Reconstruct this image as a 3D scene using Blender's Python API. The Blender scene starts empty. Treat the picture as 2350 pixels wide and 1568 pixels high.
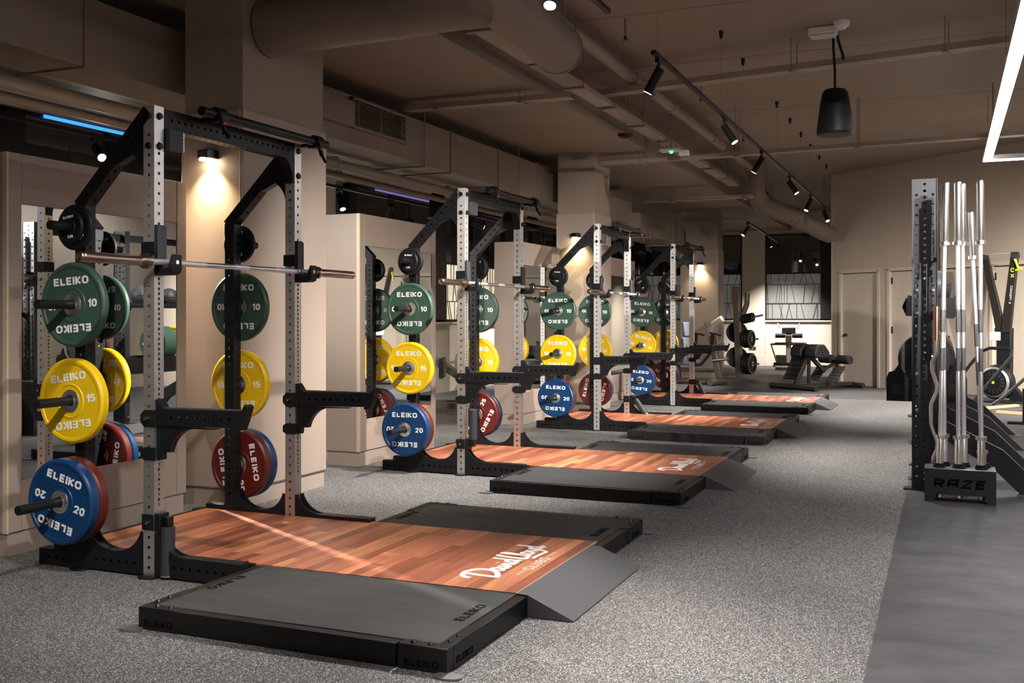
import bpy, bmesh, math, random
from mathutils import Vector, Matrix
PI = math.pi
R = math.radians
random.seed(11)
SC = bpy.context.scene
COL = SC.collection

# ------------------------------------------------------------------ camera
cam_d = bpy.data.cameras.new('camera')
cam = bpy.data.objects.new('camera', cam_d)
COL.objects.link(cam)
cam.location = (3.680, -4.004, 1.2994)
cam.rotation_euler = (R(90), 0, R(22.87))
cam_d.sensor_width = 36.0
cam_d.lens = 2360.35 * 36.0 / 2350.0
cam_d.shift_y = -58.46 / 2350.0
cam_d.clip_start = 0.05
cam_d.clip_end = 200
SC.camera = cam

# ------------------------------------------------------------------ world / exposure
SC.view_settings.view_transform = 'Standard'
SC.view_settings.look = 'None'
SC.view_settings.gamma = 1.0
SC.view_settings.use_curve_mapping = False
SC.view_settings.exposure = 0.58
w = bpy.data.worlds.new('world')
SC.world = w
w.use_nodes = True
w.node_tree.nodes['Background'].inputs[0].default_value = (0.02, 0.022, 0.03, 1)
w.node_tree.nodes['Background'].inputs[1].default_value = 0.3

SPOT_GAIN = 1.0
LED_EMIT = 17.0

# ------------------------------------------------------------------ materials
MATS = {}
def nodes(m):
    m.use_nodes = True
    nt = m.node_tree
    return nt, nt.nodes, nt.links, nt.nodes['Principled BSDF']

def pm(name, col, rough=0.5, metal=0.0, spec=0.5, noise=0.0, nscale=8.0, bump=0.0, bscale=60.0, coat=0.0,
       stretch=None, emit=None, estr=0.0, trans=0.0, ior=1.45):
    m = bpy.data.materials.new(name)
    nt, N, L, b = nodes(m)
    b.inputs['Base Color'].default_value = (*col, 1)
    b.inputs['Roughness'].default_value = rough
    b.inputs['Metallic'].default_value = metal
    b.inputs['Specular IOR Level'].default_value = spec
    b.inputs['Coat Weight'].default_value = coat
    b.inputs['Transmission Weight'].default_value = trans
    b.inputs['IOR'].default_value = ior
    tc = N.new('ShaderNodeTexCoord')
    mp = N.new('ShaderNodeMapping')
    if stretch: mp.inputs['Scale'].default_value = stretch
    L.new(tc.outputs['Object'], mp.inputs['Vector'])
    if noise > 0:
        n = N.new('ShaderNodeTexNoise'); n.inputs['Scale'].default_value = nscale; n.inputs['Detail'].default_value = 4
        L.new(mp.outputs[0], n.inputs['Vector'])
        r = N.new('ShaderNodeMapRange')
        r.inputs[1].default_value = 0.3; r.inputs[2].default_value = 0.7
        r.inputs[3].default_value = 1 - noise; r.inputs[4].default_value = 1 + noise
        L.new(n.outputs[0], r.inputs[0])
        mx = N.new('ShaderNodeVectorMath'); mx.operation = 'SCALE'
        mx.inputs[0].default_value = col
        L.new(r.outputs[0], mx.inputs['Scale'])
        L.new(mx.outputs[0], b.inputs['Base Color'])
    if bump > 0:
        n2 = N.new('ShaderNodeTexNoise'); n2.inputs['Scale'].default_value = bscale; n2.inputs['Detail'].default_value = 3
        L.new(mp.outputs[0], n2.inputs['Vector'])
        bp = N.new('ShaderNodeBump'); bp.inputs['Strength'].default_value = bump; bp.inputs['Distance'].default_value = 0.01
        L.new(n2.outputs[0], bp.inputs['Height']); L.new(bp.outputs[0], b.inputs['Normal'])
    if emit:
        b.inputs['Emission Color'].default_value = (*emit, 1)
        b.inputs['Emission Strength'].default_value = estr
    MATS[name] = m
    return m

pm('ceiling_paint', (0.25, 0.195, 0.15), 0.75, noise=0.05, nscale=1.2, bump=0.08, bscale=4)
pm('wall_paint', (0.40, 0.335, 0.275), 0.7, noise=0.04, nscale=1.5)
pm('cream_paint', (0.66, 0.58, 0.49), 0.6, noise=0.03, nscale=1.5)
pm('door_paint', (0.48, 0.41, 0.34), 0.5, noise=0.04, nscale=2, stretch=(3, 3, .4))
pm('laminate', (0.315, 0.25, 0.208), 0.45, noise=0.028, nscale=4, stretch=(22, 22, .25))
pm('laminate_groove', (0.10, 0.08, 0.065), 0.6)
pm('pale_trim', (0.52, 0.44, 0.32), 0.4)
pm('shaft_shaded', (0.27, 0.215, 0.172), 0.7, noise=0.04, nscale=1.5)  # wall paint darkened to carry the shade on the upper column shafts
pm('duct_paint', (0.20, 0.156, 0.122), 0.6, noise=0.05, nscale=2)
pm('pipe_paint', (0.23, 0.18, 0.142), 0.55)
pm('black_powder', (0.0075, 0.008, 0.0095), 0.42, spec=0.3, noise=0.15, nscale=30, bump=0.05, bscale=300)
pm('black_plastic', (0.006, 0.006, 0.007), 0.45, spec=0.3)
pm('black_rubber', (0.007, 0.007, 0.008), 0.5, spec=0.35, bump=0.05, bscale=150)
pm('grey_polymer', (0.030, 0.032, 0.038), 0.5, spec=0.35)
pm('graphite_powder', (0.017, 0.018, 0.022), 0.38, spec=0.5, noise=0.12, nscale=25)
pm('dark_bolt', (0.05, 0.05, 0.055), 0.3, metal=1.0)
pm('bright_bolt', (0.5, 0.5, 0.5), 0.25, metal=1.0)
pm('chrome', (0.86, 0.86, 0.87), 0.2, metal=1.0)
pm('satin_chrome', (0.66, 0.66, 0.68), 0.3, metal=1.0)
pm('knurl', (0.88, 0.88, 0.90), 0.46, metal=1.0, bump=0.2, bscale=900)
pm('knurl_dark', (0.22, 0.22, 0.24), 0.45, metal=1.0, bump=0.4, bscale=900)
pm('bronze_steel', (0.46, 0.36, 0.30), 0.24, metal=1.0, noise=0.06, nscale=40, stretch=(1, 1, 1))
pm('copper_sleeve', (0.62, 0.38, 0.28), 0.3, metal=1.0)
pm('hub_steel', (0.82, 0.81, 0.80), 0.27, metal=1.0)
pm('plate_green', (0.034, 0.074, 0.053), 0.42)
pm('plate_yellow', (0.70, 0.45, 0.004), 0.4)
pm('plate_blue', (0.0025, 0.036, 0.120), 0.38, noise=0.12, nscale=9)
pm('plate_red', (0.095, 0.010, 0.007), 0.4, noise=0.1, nscale=9)
pm('letter_white', (0.74, 0.74, 0.74), 0.5)
pm('letter_grey', (0.5, 0.5, 0.5), 0.5)
pm('letter_black', (0.003, 0.003, 0.0035), 0.8, spec=0.1)
pm('logo_white', (0.85, 0.82, 0.80), 0.5)
pm('red_clip', (0.5, 0.02, 0.03), 0.4)
pm('frame_black', (0.0085, 0.0085, 0.0095), 0.40, spec=0.3, noise=0.1, nscale=12)
pm('ramp_paint', (0.085, 0.085, 0.092), 0.46)
pm('anchor_steel', (0.2, 0.2, 0.2), 0.5, metal=0.7)
pm('machine_brown', (0.15, 0.125, 0.10), 0.38, metal=0.35)
pm('ski_brown', (0.022, 0.019, 0.016), 0.4, metal=0.3)
pm('machine_dark', (0.040, 0.034, 0.029), 0.4, metal=0.3)
pm('machine_pale', (0.48, 0.42, 0.35), 0.4)
pm('pad_black', (0.02, 0.02, 0.022), 0.55, bump=0.05, bscale=200)
pm('pad_grey', (0.17, 0.18, 0.24), 0.6)
pm('wood_pale', (0.55, 0.36, 0.2), 0.5, noise=0.1, nscale=10, stretch=(1, 12, 12))
pm('lime', (0.45, 0.65, 0.02), 0.4)
pm('screen', (0.55, 0.65, 0.6), 0.3, emit=(0.75, 0.9, 0.85), estr=0.5)
pm('white_plastic', (0.62, 0.6, 0.57), 0.4)
pm('speaker_black', (0.006, 0.0065, 0.0075), 0.5, spec=0.25)
pm('speaker_grille', (0.03, 0.032, 0.036), 0.55, bump=0.3, bscale=400)
pm('mullion_black', (0.010, 0.010, 0.011), 0.4)
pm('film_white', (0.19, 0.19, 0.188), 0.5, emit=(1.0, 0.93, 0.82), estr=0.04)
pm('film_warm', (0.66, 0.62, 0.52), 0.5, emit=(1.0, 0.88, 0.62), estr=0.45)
pm('lens_white', (0.9, 0.9, 0.9), 0.3, emit=(1.0, 0.95, 0.86), estr=25)
pm('lens_hot', (0.9, 0.9, 0.9), 0.3, emit=(1.0, 0.95, 0.86), estr=120)
pm('lens_warm', (0.9, 0.9, 0.9), 0.3, emit=(1.0, 0.80, 0.52), estr=45)
pm('led_white', (0.9, 0.9, 0.9), 0.3, emit=(0.98, 0.97, 1.0), estr=LED_EMIT)
pm('led_blue', (0.1, 0.3, 0.8), 0.3, emit=(0.05, 0.35, 1.0), estr=0.9)
pm('led_violet', (0.2, 0.2, 0.6), 0.3, emit=(0.25, 0.22, 0.7), estr=0.35)
pm('led_green', (0.1, 0.8, 0.3), 0.3, emit=(0.05, 1.0, 0.35), estr=4)
pm('socket_grey', (0.12, 0.10, 0.09), 0.5)
pm('dark_interior', (0.02, 0.018, 0.016), 0.8)

def m_mirror():
    m = bpy.data.materials.new('mirror'); nt, N, L, b = nodes(m)
    b.inputs['Base Color'].default_value = (0.74, 0.76, 0.74, 1)
    b.inputs['Metallic'].default_value = 1; b.inputs['Roughness'].default_value = 0.015
    MATS['mirror'] = m
m_mirror()

def m_darkglass():
    m = bpy.data.materials.new('dark_glass'); nt, N, L, b = nodes(m)
    b.inputs['Base Color'].default_value = (0.03, 0.03, 0.03, 1)
    b.inputs['Roughness'].default_value = 0.03
    b.inputs['IOR'].default_value = 1.9
    b.inputs['Specular IOR Level'].default_value = 1.0
    MATS['dark_glass'] = m
m_darkglass()

def m_clearglass():
    m = bpy.data.materials.new('clear_glass'); nt, N, L, b = nodes(m)
    out = N['Material Output']
    g = N.new('ShaderNodeBsdfGlossy'); g.inputs['Roughness'].default_value = 0.02
    t = N.new('ShaderNodeBsdfTransparent'); t.inputs[0].default_value = (0.9, 0.92, 0.9, 1)
    fr = N.new('ShaderNodeFresnel'); fr.inputs[0].default_value = 1.5
    mx = N.new('ShaderNodeMixShader')
    L.new(fr.outputs[0], mx.inputs[0]); L.new(t.outputs[0], mx.inputs[1]); L.new(g.outputs[0], mx.inputs[2])
    L.new(mx.outputs[0], out.inputs[0])
    MATS['clear_glass'] = m
m_clearglass()

def m_stainless():
    m = bpy.data.materials.new('stainless'); nt, N, L, b = nodes(m)
    b.inputs['Metallic'].default_value = 1.0
    tc = N.new('ShaderNodeTexCoord'); mp = N.new('ShaderNodeMapping')
    mp.inputs['Scale'].default_value = (90, 90, 1.2)
    L.new(tc.outputs['Object'], mp.inputs[0])
    n = N.new('ShaderNodeTexNoise'); n.inputs['Scale'].default_value = 4; n.inputs['Detail'].default_value = 5
    L.new(mp.outputs[0], n.inputs[0])
    cr = N.new('ShaderNodeMapRange'); cr.inputs[3].default_value = 0.34; cr.inputs[4].default_value = 0.54
    L.new(n.outputs[0], cr.inputs[0]); L.new(cr.outputs[0], b.inputs['Roughness'])
    c2 = N.new('ShaderNodeValToRGB')
    c2.color_ramp.elements[0].color = (0.58, 0.56, 0.545, 1); c2.color_ramp.elements[1].color = (0.74, 0.72, 0.71, 1)
    L.new(n.outputs[0], c2.inputs[0]); L.new(c2.outputs[0], b.inputs['Base Color'])
    b.inputs['Anisotropic'].default_value = 0.5
    MATS['stainless'] = m
m_stainless()

def m_speckle():
    m = bpy.data.materials.new('speckled_rubber'); nt, N, L, b = nodes(m)
    tc = N.new('ShaderNodeTexCoord')
    v = N.new('ShaderNodeTexVoronoi'); v.inputs['Scale'].default_value = 340
    nz = N.new('ShaderNodeTexNoise'); nz.inputs['Scale'].default_value = 340; nz.inputs['Detail'].default_value = 2
    ad = N.new('ShaderNodeVectorMath'); ad.operation = 'MULTIPLY_ADD'
    ad.inputs[1].default_value = (0.004, 0.004, 0.004)
    L.new(nz.outputs['Color'], ad.inputs[0]); L.new(tc.outputs['Object'], ad.inputs[2])
    L.new(ad.outputs[0], v.inputs['Vector'])
    sp = N.new('ShaderNodeSeparateColor'); L.new(v.outputs['Color'], sp.inputs[0])
    cr = N.new('ShaderNodeValToRGB'); e = cr.color_ramp.elements
    e[0].position = 0.0; e[0].color = (0.028, 0.028, 0.031, 1)
    e[1].position = 1.0; e[1].color = (0.52, 0.505, 0.49, 1)
    for p, c in ((0.57, (0.052, 0.051, 0.053, 1)), (0.65, (0.13, 0.124, 0.124, 1)), (0.80, (0.18, 0.172, 0.17, 1)), (0.87, (0.40, 0.39, 0.38, 1))):
        k = e.new(p); k.color = c
    L.new(sp.outputs[0], cr.inputs[0])
    n2 = N.new('ShaderNodeTexNoise'); n2.inputs['Scale'].default_value = 1.3; n2.inputs['Detail'].default_value = 3
    L.new(tc.outputs['Object'], n2.inputs[0])
    mr = N.new('ShaderNodeMapRange'); mr.inputs[1].default_value = .3; mr.inputs[2].default_value = .7; mr.inputs[3].default_value = 0.9; mr.inputs[4].default_value = 1.1
    L.new(n2.outputs[0], mr.inputs[0])
    mx = N.new('ShaderNodeVectorMath'); mx.operation = 'SCALE'
    L.new(cr.outputs[0], mx.inputs[0]); L.new(mr.outputs[0], mx.inputs['Scale'])
    L.new(mx.outputs[0], b.inputs['Base Color'])
    b.inputs['Roughness'].default_value = 0.75
    b.inputs['Specular IOR Level'].default_value = 0.3
    bp = N.new('ShaderNodeBump'); bp.inputs['Strength'].default_value = 0.25; bp.inputs['Distance'].default_value = 0.002
    L.new(sp.outputs[1], bp.inputs['Height']); L.new(bp.outputs[0], b.inputs['Normal'])
    MATS['speckled_rubber'] = m
m_speckle()

def m_worn(name, c0, c1, rough, sc=(2.5, 9, 9), fleck=0.0):
    m = bpy.data.materials.new(name); nt, N, L, b = nodes(m)
    tc = N.new('ShaderNodeTexCoord'); mp = N.new('ShaderNodeMapping'); mp.inputs['Scale'].default_value = sc
    L.new(tc.outputs['Object'], mp.inputs[0])
    n = N.new('ShaderNodeTexNoise'); n.inputs['Scale'].default_value = 1.0; n.inputs['Detail'].default_value = 8; n.inputs['Roughness'].default_value = 0.65
    L.new(mp.outputs[0], n.inputs[0])
    cr = N.new('ShaderNodeValToRGB')
    cr.color_ramp.elements[0].position = .32; cr.color_ramp.elements[0].color = (*c0, 1)
    cr.color_ramp.elements[1].position = .72; cr.color_ramp.elements[1].color = (*c1, 1)
    L.new(n.outputs[0], cr.inputs[0])
    last = cr.outputs[0]
    if fleck > 0:
        v = N.new('ShaderNodeTexVoronoi'); v.inputs['Scale'].default_value = 60 if fleck < .4 else 110
        L.new(tc.outputs['Object'], v.inputs[0])
        mr = N.new('ShaderNodeMapRange'); mr.inputs[1].default_value = 0.0; mr.inputs[2].default_value = 0.12 if fleck < .4 else .3; mr.inputs[3].default_value = fleck; mr.inputs[4].default_value = 0
        L.new(v.outputs['Distance'], mr.inputs[0])
        mix = N.new('ShaderNodeMix'); mix.data_type = 'RGBA'
        L.new(mr.outputs[0], mix.inputs[0]); L.new(last, mix.inputs[6]); mix.inputs[7].default_value = (0.35, 0.35, 0.35, 1)
        last = mix.outputs[2]
    L.new(last, b.inputs['Base Color'])
    b.inputs['Roughness'].default_value = rough
    b.inputs['Specular IOR Level'].default_value = 0.35
    n3 = N.new('ShaderNodeTexNoise'); n3.inputs['Scale'].default_value = 160
    L.new(tc.outputs['Object'], n3.inputs[0])
    bp = N.new('ShaderNodeBump'); bp.inputs['Strength'].default_value = 0.12; bp.inputs['Distance'].default_value = 0.002
    L.new(n3.outputs[0], bp.inputs['Height']); L.new(bp.outputs[0], b.inputs['Normal'])
    MATS[name] = m
m_worn('mat_rubber', (0.026, 0.027, 0.030), (0.046, 0.046, 0.049), 0.62)
m_worn('dark_vinyl', (0.038, 0.038, 0.042), (0.085, 0.083, 0.086), 0.55, (3.2, 6, 6), 0.38)
m_worn('bumper_speckled', (0.012, 0.013, 0.014), (0.02, 0.021, 0.023), 0.6, (9, 9, 9), 0.45)

def m_wood():
    m = bpy.data.materials.new('plank_wood'); nt, N, L, b = nodes(m)
    oi = N.new('ShaderNodeObjectInfo'); tc = N.new('ShaderNodeTexCoord')
    cr = N.new('ShaderNodeValToRGB'); e = cr.color_ramp.elements
    e[0].position = 0; e[0].color = (0.22, 0.062, 0.034, 1)
    e[1].position = 1; e[1].color = (0.62, 0.27, 0.13, 1)
    for p, c in ((.3, (0.33, 0.10, 0.055, 1)), (.65, (0.49, 0.165, 0.09, 1)), (.85, (0.54, 0.205, 0.10, 1))):
        k = e.new(p); k.color = c
    L.new(oi.outputs['Random'], cr.inputs[0])
    mp = N.new('ShaderNodeMapping'); mp.inputs['Scale'].default_value = (34, 2.6, 10)
    L.new(tc.outputs['Object'], mp.inputs[0])
    ml = N.new('ShaderNodeMath'); ml.operation = 'MULTIPLY'; ml.inputs[1].default_value = 57.0
    L.new(oi.outputs['Random'], ml.inputs[0])
    n = N.new('ShaderNodeTexNoise'); n.noise_dimensions = '4D'; n.inputs['Scale'].default_value = 1; n.inputs['Detail'].default_value = 6; n.inputs['Distortion'].default_value = 0.6
    L.new(mp.outputs[0], n.inputs['Vector']); L.new(ml.outputs[0], n.inputs['W'])
    mr = N.new('ShaderNodeMapRange'); mr.inputs[1].default_value = .3; mr.inputs[2].default_value = .7; mr.inputs[3].default_value = .66; mr.inputs[4].default_value = 1.25
    L.new(n.outputs[0], mr.inputs[0])
    mx = N.new('ShaderNodeVectorMath'); mx.operation = 'SCALE'
    L.new(cr.outputs[0], mx.inputs[0]); L.new(mr.outputs[0], mx.inputs['Scale'])
    L.new(mx.outputs[0], b.inputs['Base Color'])
    b.inputs['Roughness'].default_value = 0.38
    MATS['plank_wood'] = m
m_wood()

def m_tray():
    m = bpy.data.materials.new('tray_metal'); nt, N, L, b = nodes(m)
    tc = N.new('ShaderNodeTexCoord')
    br = N.new('ShaderNodeTexBrick'); br.inputs['Scale'].default_value = 20
    br.inputs['Color1'].default_value = (0.07, 0.056, 0.044, 1); br.inputs['Color2'].default_value = (0.07, 0.056, 0.044, 1)
    br.inputs['Mortar'].default_value = (0.30, 0.24, 0.19, 1); br.inputs['Mortar Size'].default_value = 0.16
    mp = N.new('ShaderNodeMapping'); mp.inputs['Scale'].default_value = (1.0, 1.0, 1.0)
    L.new(tc.outputs['Object'], mp.inputs[0]); L.new(mp.outputs[0], br.inputs[0])
    L.new(br.outputs[0], b.inputs['Base Color']); b.inputs['Roughness'].default_value = .6
    MATS['tray_metal'] = m
m_tray()

# ------------------------------------------------------------------ mesh builder
class MB:
    def __init__(s): s.v = []; s.f = []
    def add(s, vs, fs, M=None):
        o = len(s.v)
        for p in vs:
            p = Vector(p)
            s.v.append(M @ p if M is not None else p)
        s.f += [tuple(i + o for i in f) for f in fs]
        return s
    def bx(s, x0, x1, y0, y1, z0, z1, M=None):
        vs = [(x0, y0, z0), (x1, y0, z0), (x1, y1, z0), (x0, y1, z0), (x0, y0, z1), (x1, y0, z1), (x1, y1, z1), (x0, y1, z1)]
        return s.add(vs, [(3, 2, 1, 0), (4, 5, 6, 7), (0, 1, 5, 4), (1, 2, 6, 5), (2, 3, 7, 6), (3, 0, 4, 7)], M)
    def prism(s, poly, ax, a0, a1, M=None):
        n = len(poly)
        def P(p, a):
            if ax == 'x': return (a, p[0], p[1])
            if ax == 'y': return (p[0], a, p[1])
            return (p[0], p[1], a)
        vs = [P(p, a0) for p in poly] + [P(p, a1) for p in poly]
        fs = [tuple(range(n)), tuple(range(2 * n - 1, n - 1, -1))] + [(i, i + n, (i + 1) % n + n, (i + 1) % n) for i in range(n)]
        return s.add(vs, fs, M)
    def tube(s, pts, r, seg=10, M=None, closed=False, rad=None):
        pts = [Vector(p) for p in pts]; n = len(pts)
        rings = []; up = None
        for i in range(n):
            if closed: t = (pts[(i + 1) % n] - pts[i - 1])
            else: t = pts[min(i + 1, n - 1)] - pts[max(i - 1, 0)]
            t.normalize()
            if up is None:
                a = Vector((0, 0, 1)) if abs(t.z) < .9 else Vector((1, 0, 0))
                up = (a - t * a.dot(t)).normalized()
            else:
                up = (up - t * up.dot(t)).normalized()
            sd = t.cross(up)
            rr = rad[i] if rad else r
            rings.append([pts[i] + (up * math.cos(2 * PI * k / seg) + sd * math.sin(2 * PI * k / seg)) * rr for k in range(seg)])
        vs = [p for rg in rings for p in rg]; fs = []
        m = n if closed else n - 1
        for i in range(m):
            j = (i + 1) % n
            for k in range(seg):
                fs.append((i * seg + k, i * seg + (k + 1) % seg, j * seg + (k + 1) % seg, j * seg + k))
        if not closed:
            fs.append(tuple(range(seg - 1, -1, -1))); fs.append(tuple((n - 1) * seg + k for k in range(seg)))
        return s.add(vs, fs, M)
    def cyl(s, p0, p1, r, r1=None, seg=16, M=None):
        return s.tube([p0, p1], r, seg, M, rad=[r, r if r1 is None else r1])
    def bar(s, p0, p1, w, h, M=None, up=(0, 0, 1)):
        p0 = Vector(p0); p1 = Vector(p1); t = (p1 - p0).normalized(); up = Vector(up)
        if abs(t.dot(up)) > .98: up = Vector((1, 0, 0))
        sd = t.cross(up).normalized(); u = sd.cross(t)
        vs = []
        for p in (p0, p1):
            for a, b_ in ((-1, -1), (1, -1), (1, 1), (-1, 1)):
                vs.append(p + sd * a * w / 2 + u * b_ * h / 2)
        return s.add(vs, [(3, 2, 1, 0), (4, 5, 6, 7), (0, 1, 5, 4), (1, 2, 6, 5), (2, 3, 7, 6), (3, 0, 4, 7)], M)
    def lathe(s, prof, seg=32, M=None, closed=False):
        # profile (r, h) turned around local +Y
        n = len(prof); vs = []; fs = []
        for r, h in prof:
            for k in range(seg):
                a = 2 * PI * k / seg
                vs.append((r * math.cos(a), h, r * math.sin(a)))
        m = n if closed else n - 1
        for i in range(m):
            j = (i + 1) % n
            for k in range(seg):
                fs.append((i * seg + k, j * seg + k, j * seg + (k + 1) % seg, i * seg + (k + 1) % seg))
        if not closed:
            if prof[0][0] > 1e-6: fs.append(tuple(range(seg)))
            if prof[-1][0] > 1e-6: fs.append(tuple((n - 1) * seg + k for k in range(seg - 1, -1, -1)))
        return s.add(vs, fs, M)
    def perf(s, L, w_, d_, hw, hd, r, M, caps=True):
        # square tube along local z, w_ along x, d_ along y; round holes hw in the -y/+y faces, hd in the -x/+x faces
        def face(o, ux, wid, holes, nrm):
            o = Vector(o); ux = Vector(ux); nrm = Vector(nrm); uz = Vector((0, 0, 1))
            flip = ux.cross(uz).dot(nrm) < 0
            P = lambda a, z, e=0.0: o + ux * a + uz * z - nrm * e
            def quad(a, b_, c, d):
                fs = (0, 1, 2, 3) if not flip else (3, 2, 1, 0)
                s.add([a, b_, c, d], [fs], M)
            hs = sorted(holes); c = wid / 2; hh = r * 1.5; z = 0.0
            for q in hs:
                if q - hh > z + 1e-5: quad(P(0, z), P(wid, z), P(wid, q - hh), P(0, q - hh))
                z = q + hh
                ho = 8
                outer = []; inner = []; deep = []
                for k in range(ho):
                    an = 2 * PI * (k + .5) / ho
                    ca, sa = math.cos(an), math.sin(an)
                    t = min(c / abs(ca), hh / abs(sa))
                    inner.append(P(c + r * ca, q + r * sa)); deep.append(P(c + r * ca, q + r * sa, .004))
                    outer.append((c + t * ca, q + t * sa))
                # square the corners
                op = []
                for (a, zz) in outer: op.append(P(a, zz))
                cs = [P(wid, q + hh), P(0, q + hh), P(0, q - hh), P(wid, q - hh)]
                for k in range(ho):
                    k2 = (k + 1) % ho
                    vs = [inner[k], inner[k2], op[k2], op[k]]
                    a1 = outer[k]; a2 = outer[k2]
                    if abs(a1[0] - a2[0]) > 1e-6 and abs(a1[1] - a2[1]) > 1e-6:
                        cx = wid if a1[0] + a2[0] > wid else 0; cz = q + hh if a1[1] + a2[1] > 2 * q else q - hh
                        vs = [inner[k], inner[k2], op[k2], P(cx, cz), op[k]]
                    elif abs(a1[0] - a2[0]) < 1e-6 and 1e-6 < a1[0] < wid - 1e-6:
                        cx = wid if a1[0] > c else 0
                        vs = [inner[k], inner[k2], op[k2], P(cx, a2[1]), P(cx, a1[1]), op[k]]
                    f = tuple(range(len(vs))); f = f if flip else f[::-1]
                    s.add(vs, [f], M)
                    f = (0, 1, 2, 3) if not flip else (3, 2, 1, 0)
                    s.add([inner[k], inner[k2], deep[k2], deep[k]], [f], M)
            if L > z + 1e-5: quad(P(0, z), P(wid, z), P(wid, L), P(0, L))
        face((-w_ / 2, -d_ / 2, 0), (1, 0, 0), w_, hw, (0, -1, 0))
        face((-w_ / 2, d_ / 2, 0), (1, 0, 0), w_, hw, (0, 1, 0))
        face((w_ / 2, -d_ / 2, 0), (0, 1, 0), d_, hd, (1, 0, 0))
        face((-w_ / 2, -d_ / 2, 0), (0, 1, 0), d_, hd, (-1, 0, 0))
        if caps:
            a, b_ = w_ / 2, d_ / 2
            s.add([(-a, -b_, 0), (a, -b_, 0), (a, b_, 0), (-a, b_, 0)], [(3, 2, 1, 0)], M)
            s.add([(-a, -b_, L), (a, -b_, L), (a, b_, L), (-a, b_, L)], [(0, 1, 2, 3)], M)
        return s
    def build(s, name, mat, parent=None, bevel=0, bseg=2, smooth=True, loc=None):
        me = bpy.data.meshes.new(name)
        me.from_pydata([tuple(p) for p in s.v], [], s.f)
        me.validate(); me.update()
        me.materials.append(MATS[mat] if isinstance(mat, str) else mat)
        if smooth:
            me.shade_smooth()
            me.set_sharp_from_angle(angle=R(32))
        o = bpy.data.objects.new(name, me); COL.objects.link(o)
        if parent is not None: o.parent = parent
        if loc is not None: o.location = loc
        if bevel > 0:
            md = o.modifiers.new('bevel', 'BEVEL'); md.width = bevel; md.segments = bseg; md.limit_method = 'ANGLE'; md.angle_limit = R(40)
            md.harden_normals = False
        return o

def thing(name, label, cat, loc=(0, 0, 0), rz=0.0, group=None):
    o = bpy.data.objects.new(name, None); COL.objects.link(o)
    o.empty_display_size = .1
    o.location = loc; o.rotation_euler = (0, 0, rz); o['label'] = label; o['category'] = cat
    if group: o['group'] = group
    return o
def tag(o, label=None, cat=None, group=None, kind=None):
    if label: o['label'] = label
    if cat: o['category'] = cat
    if group: o['group'] = group
    if kind: o['kind'] = kind
    return o
def copy_tree(o, parent=None):
    c = o.copy(); COL.objects.link(c)
    if parent is not None:
        c.parent = parent
    for ch in list(o.children): copy_tree(ch, c)
    return c
def frame_M(loc, rz=0): return Matrix.Translation(Vector(loc)) @ Matrix.Rotation(rz, 4, 'Z')
def axis_M(p0, p1, roll_up=(0, 1, 0)):
    # local z from p0 to p1, local y close to roll_up
    p0 = Vector(p0); z = (Vector(p1) - p0).normalized(); y = Vector(roll_up); y = (y - z * y.dot(z)).normalized(); x = y.cross(z)
    M = Matrix((x, y, z)).transposed().to_4x4(); M.translation = p0
    return M

# ------------------------------------------------------------------ stroke lettering
def oct_ring(w_=1, c=.22):
    return [(c, 0), (w_ - c, 0), (w_, c), (w_, 1 - c), (w_ - c, 1), (c, 1), (0, 1 - c), (0, c)]
GL = {
 'E': (.8, [([(.8, 1), (0, 1), (0, 0), (.8, 0)], 0), ([(0, .5), (.72, .5)], 0)]),
 'L': (.75, [([(0, 1), (0, 0), (.75, 0)], 0)]),
 'I': (0.0, [([(0, 1.0), (0, 0)], 2)]),
 'K': (.85, [([(0, 1.0), (0, 0)], 2), ([(.85, 1.04), (.12, .5), (.85, -.04)], 0)]),
 'O': (.95, [(oct_ring(.95), 1)]),
 '0': (.72, [(oct_ring(.72), 1)]),
 '1': (.35, [([(0, .76), (.35, .98), (.35, 0)], 2)]),
 '2': (.72, [([(0, .72), (.0, .85), (.2, 1), (.52, 1), (.72, .82), (.72, .62), (.05, 0), (.75, 0)], 0)]),
 '5': (.72, [([(.72, 1), (.04, 1), (.02, .55), (.5, .58), (.72, .42), (.72, .16), (.52, 0), (.2, 0), (0, .14)], 0)]),
 '.': (.0, [([(0, .08), (0, -.08)], 0)]),
 'R': (.8, [([(0, 0), (0, 1), (.62, 1), (.8, .84), (.8, .6), (.62, .45), (.0, .45)], 0), ([(.38, .45), (.8, -.02)], 0)]),
 'A': (.85, [([(0, 0), (0, .75), (.2, 1), (.85, 1), (.85, 0)], 0), ([(0, .42), (.85, .42)], 0)]),
 'Z': (.85, [([(0, 1), (.85, 1), (0, 0), (.85, 0)], 0)]),
 'C': (.8, [([(.8, .82), (.6, 1), (.2, 1), (0, .8), (0, .2), (.2, 0), (.6, 0), (.8, .18)], 0)]),
 'U': (.8, [([(0, 1), (0, .2), (.2, 0), (.6, 0), (.8, .2), (.8, 1)], 0)]),
 'B': (.75, [([(0, .5), (.55, .5), (.75, .36), (.75, .14), (.58, 0), (0, 0), (0, 1), (.52, 1), (.7, .86), (.7, .64), (.55, .5)], 0)]),
 'S': (.75, [([(.75, .85), (.55, 1), (.2, 1), (0, .85), (0, .66), (.2, .52), (.55, .48), (.75, .34), (.75, .15), (.55, 0), (.2, 0), (0, .15)], 0)]),
 'N': (.8, [([(0, 0), (0, 1), (.8, 0), (.8, 1)], 0)]),
 'P': (.75, [([(0, 0), (0, 1), (.58, 1), (.75, .86), (.75, .6), (.58, .46), (0, .46)], 0)]),
 'T': (.8, [([(0, 1), (.8, 1)], 0), ([(.4, 1), (.4, 0)], 0)]),
 ' ': (.35, []),
}
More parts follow.
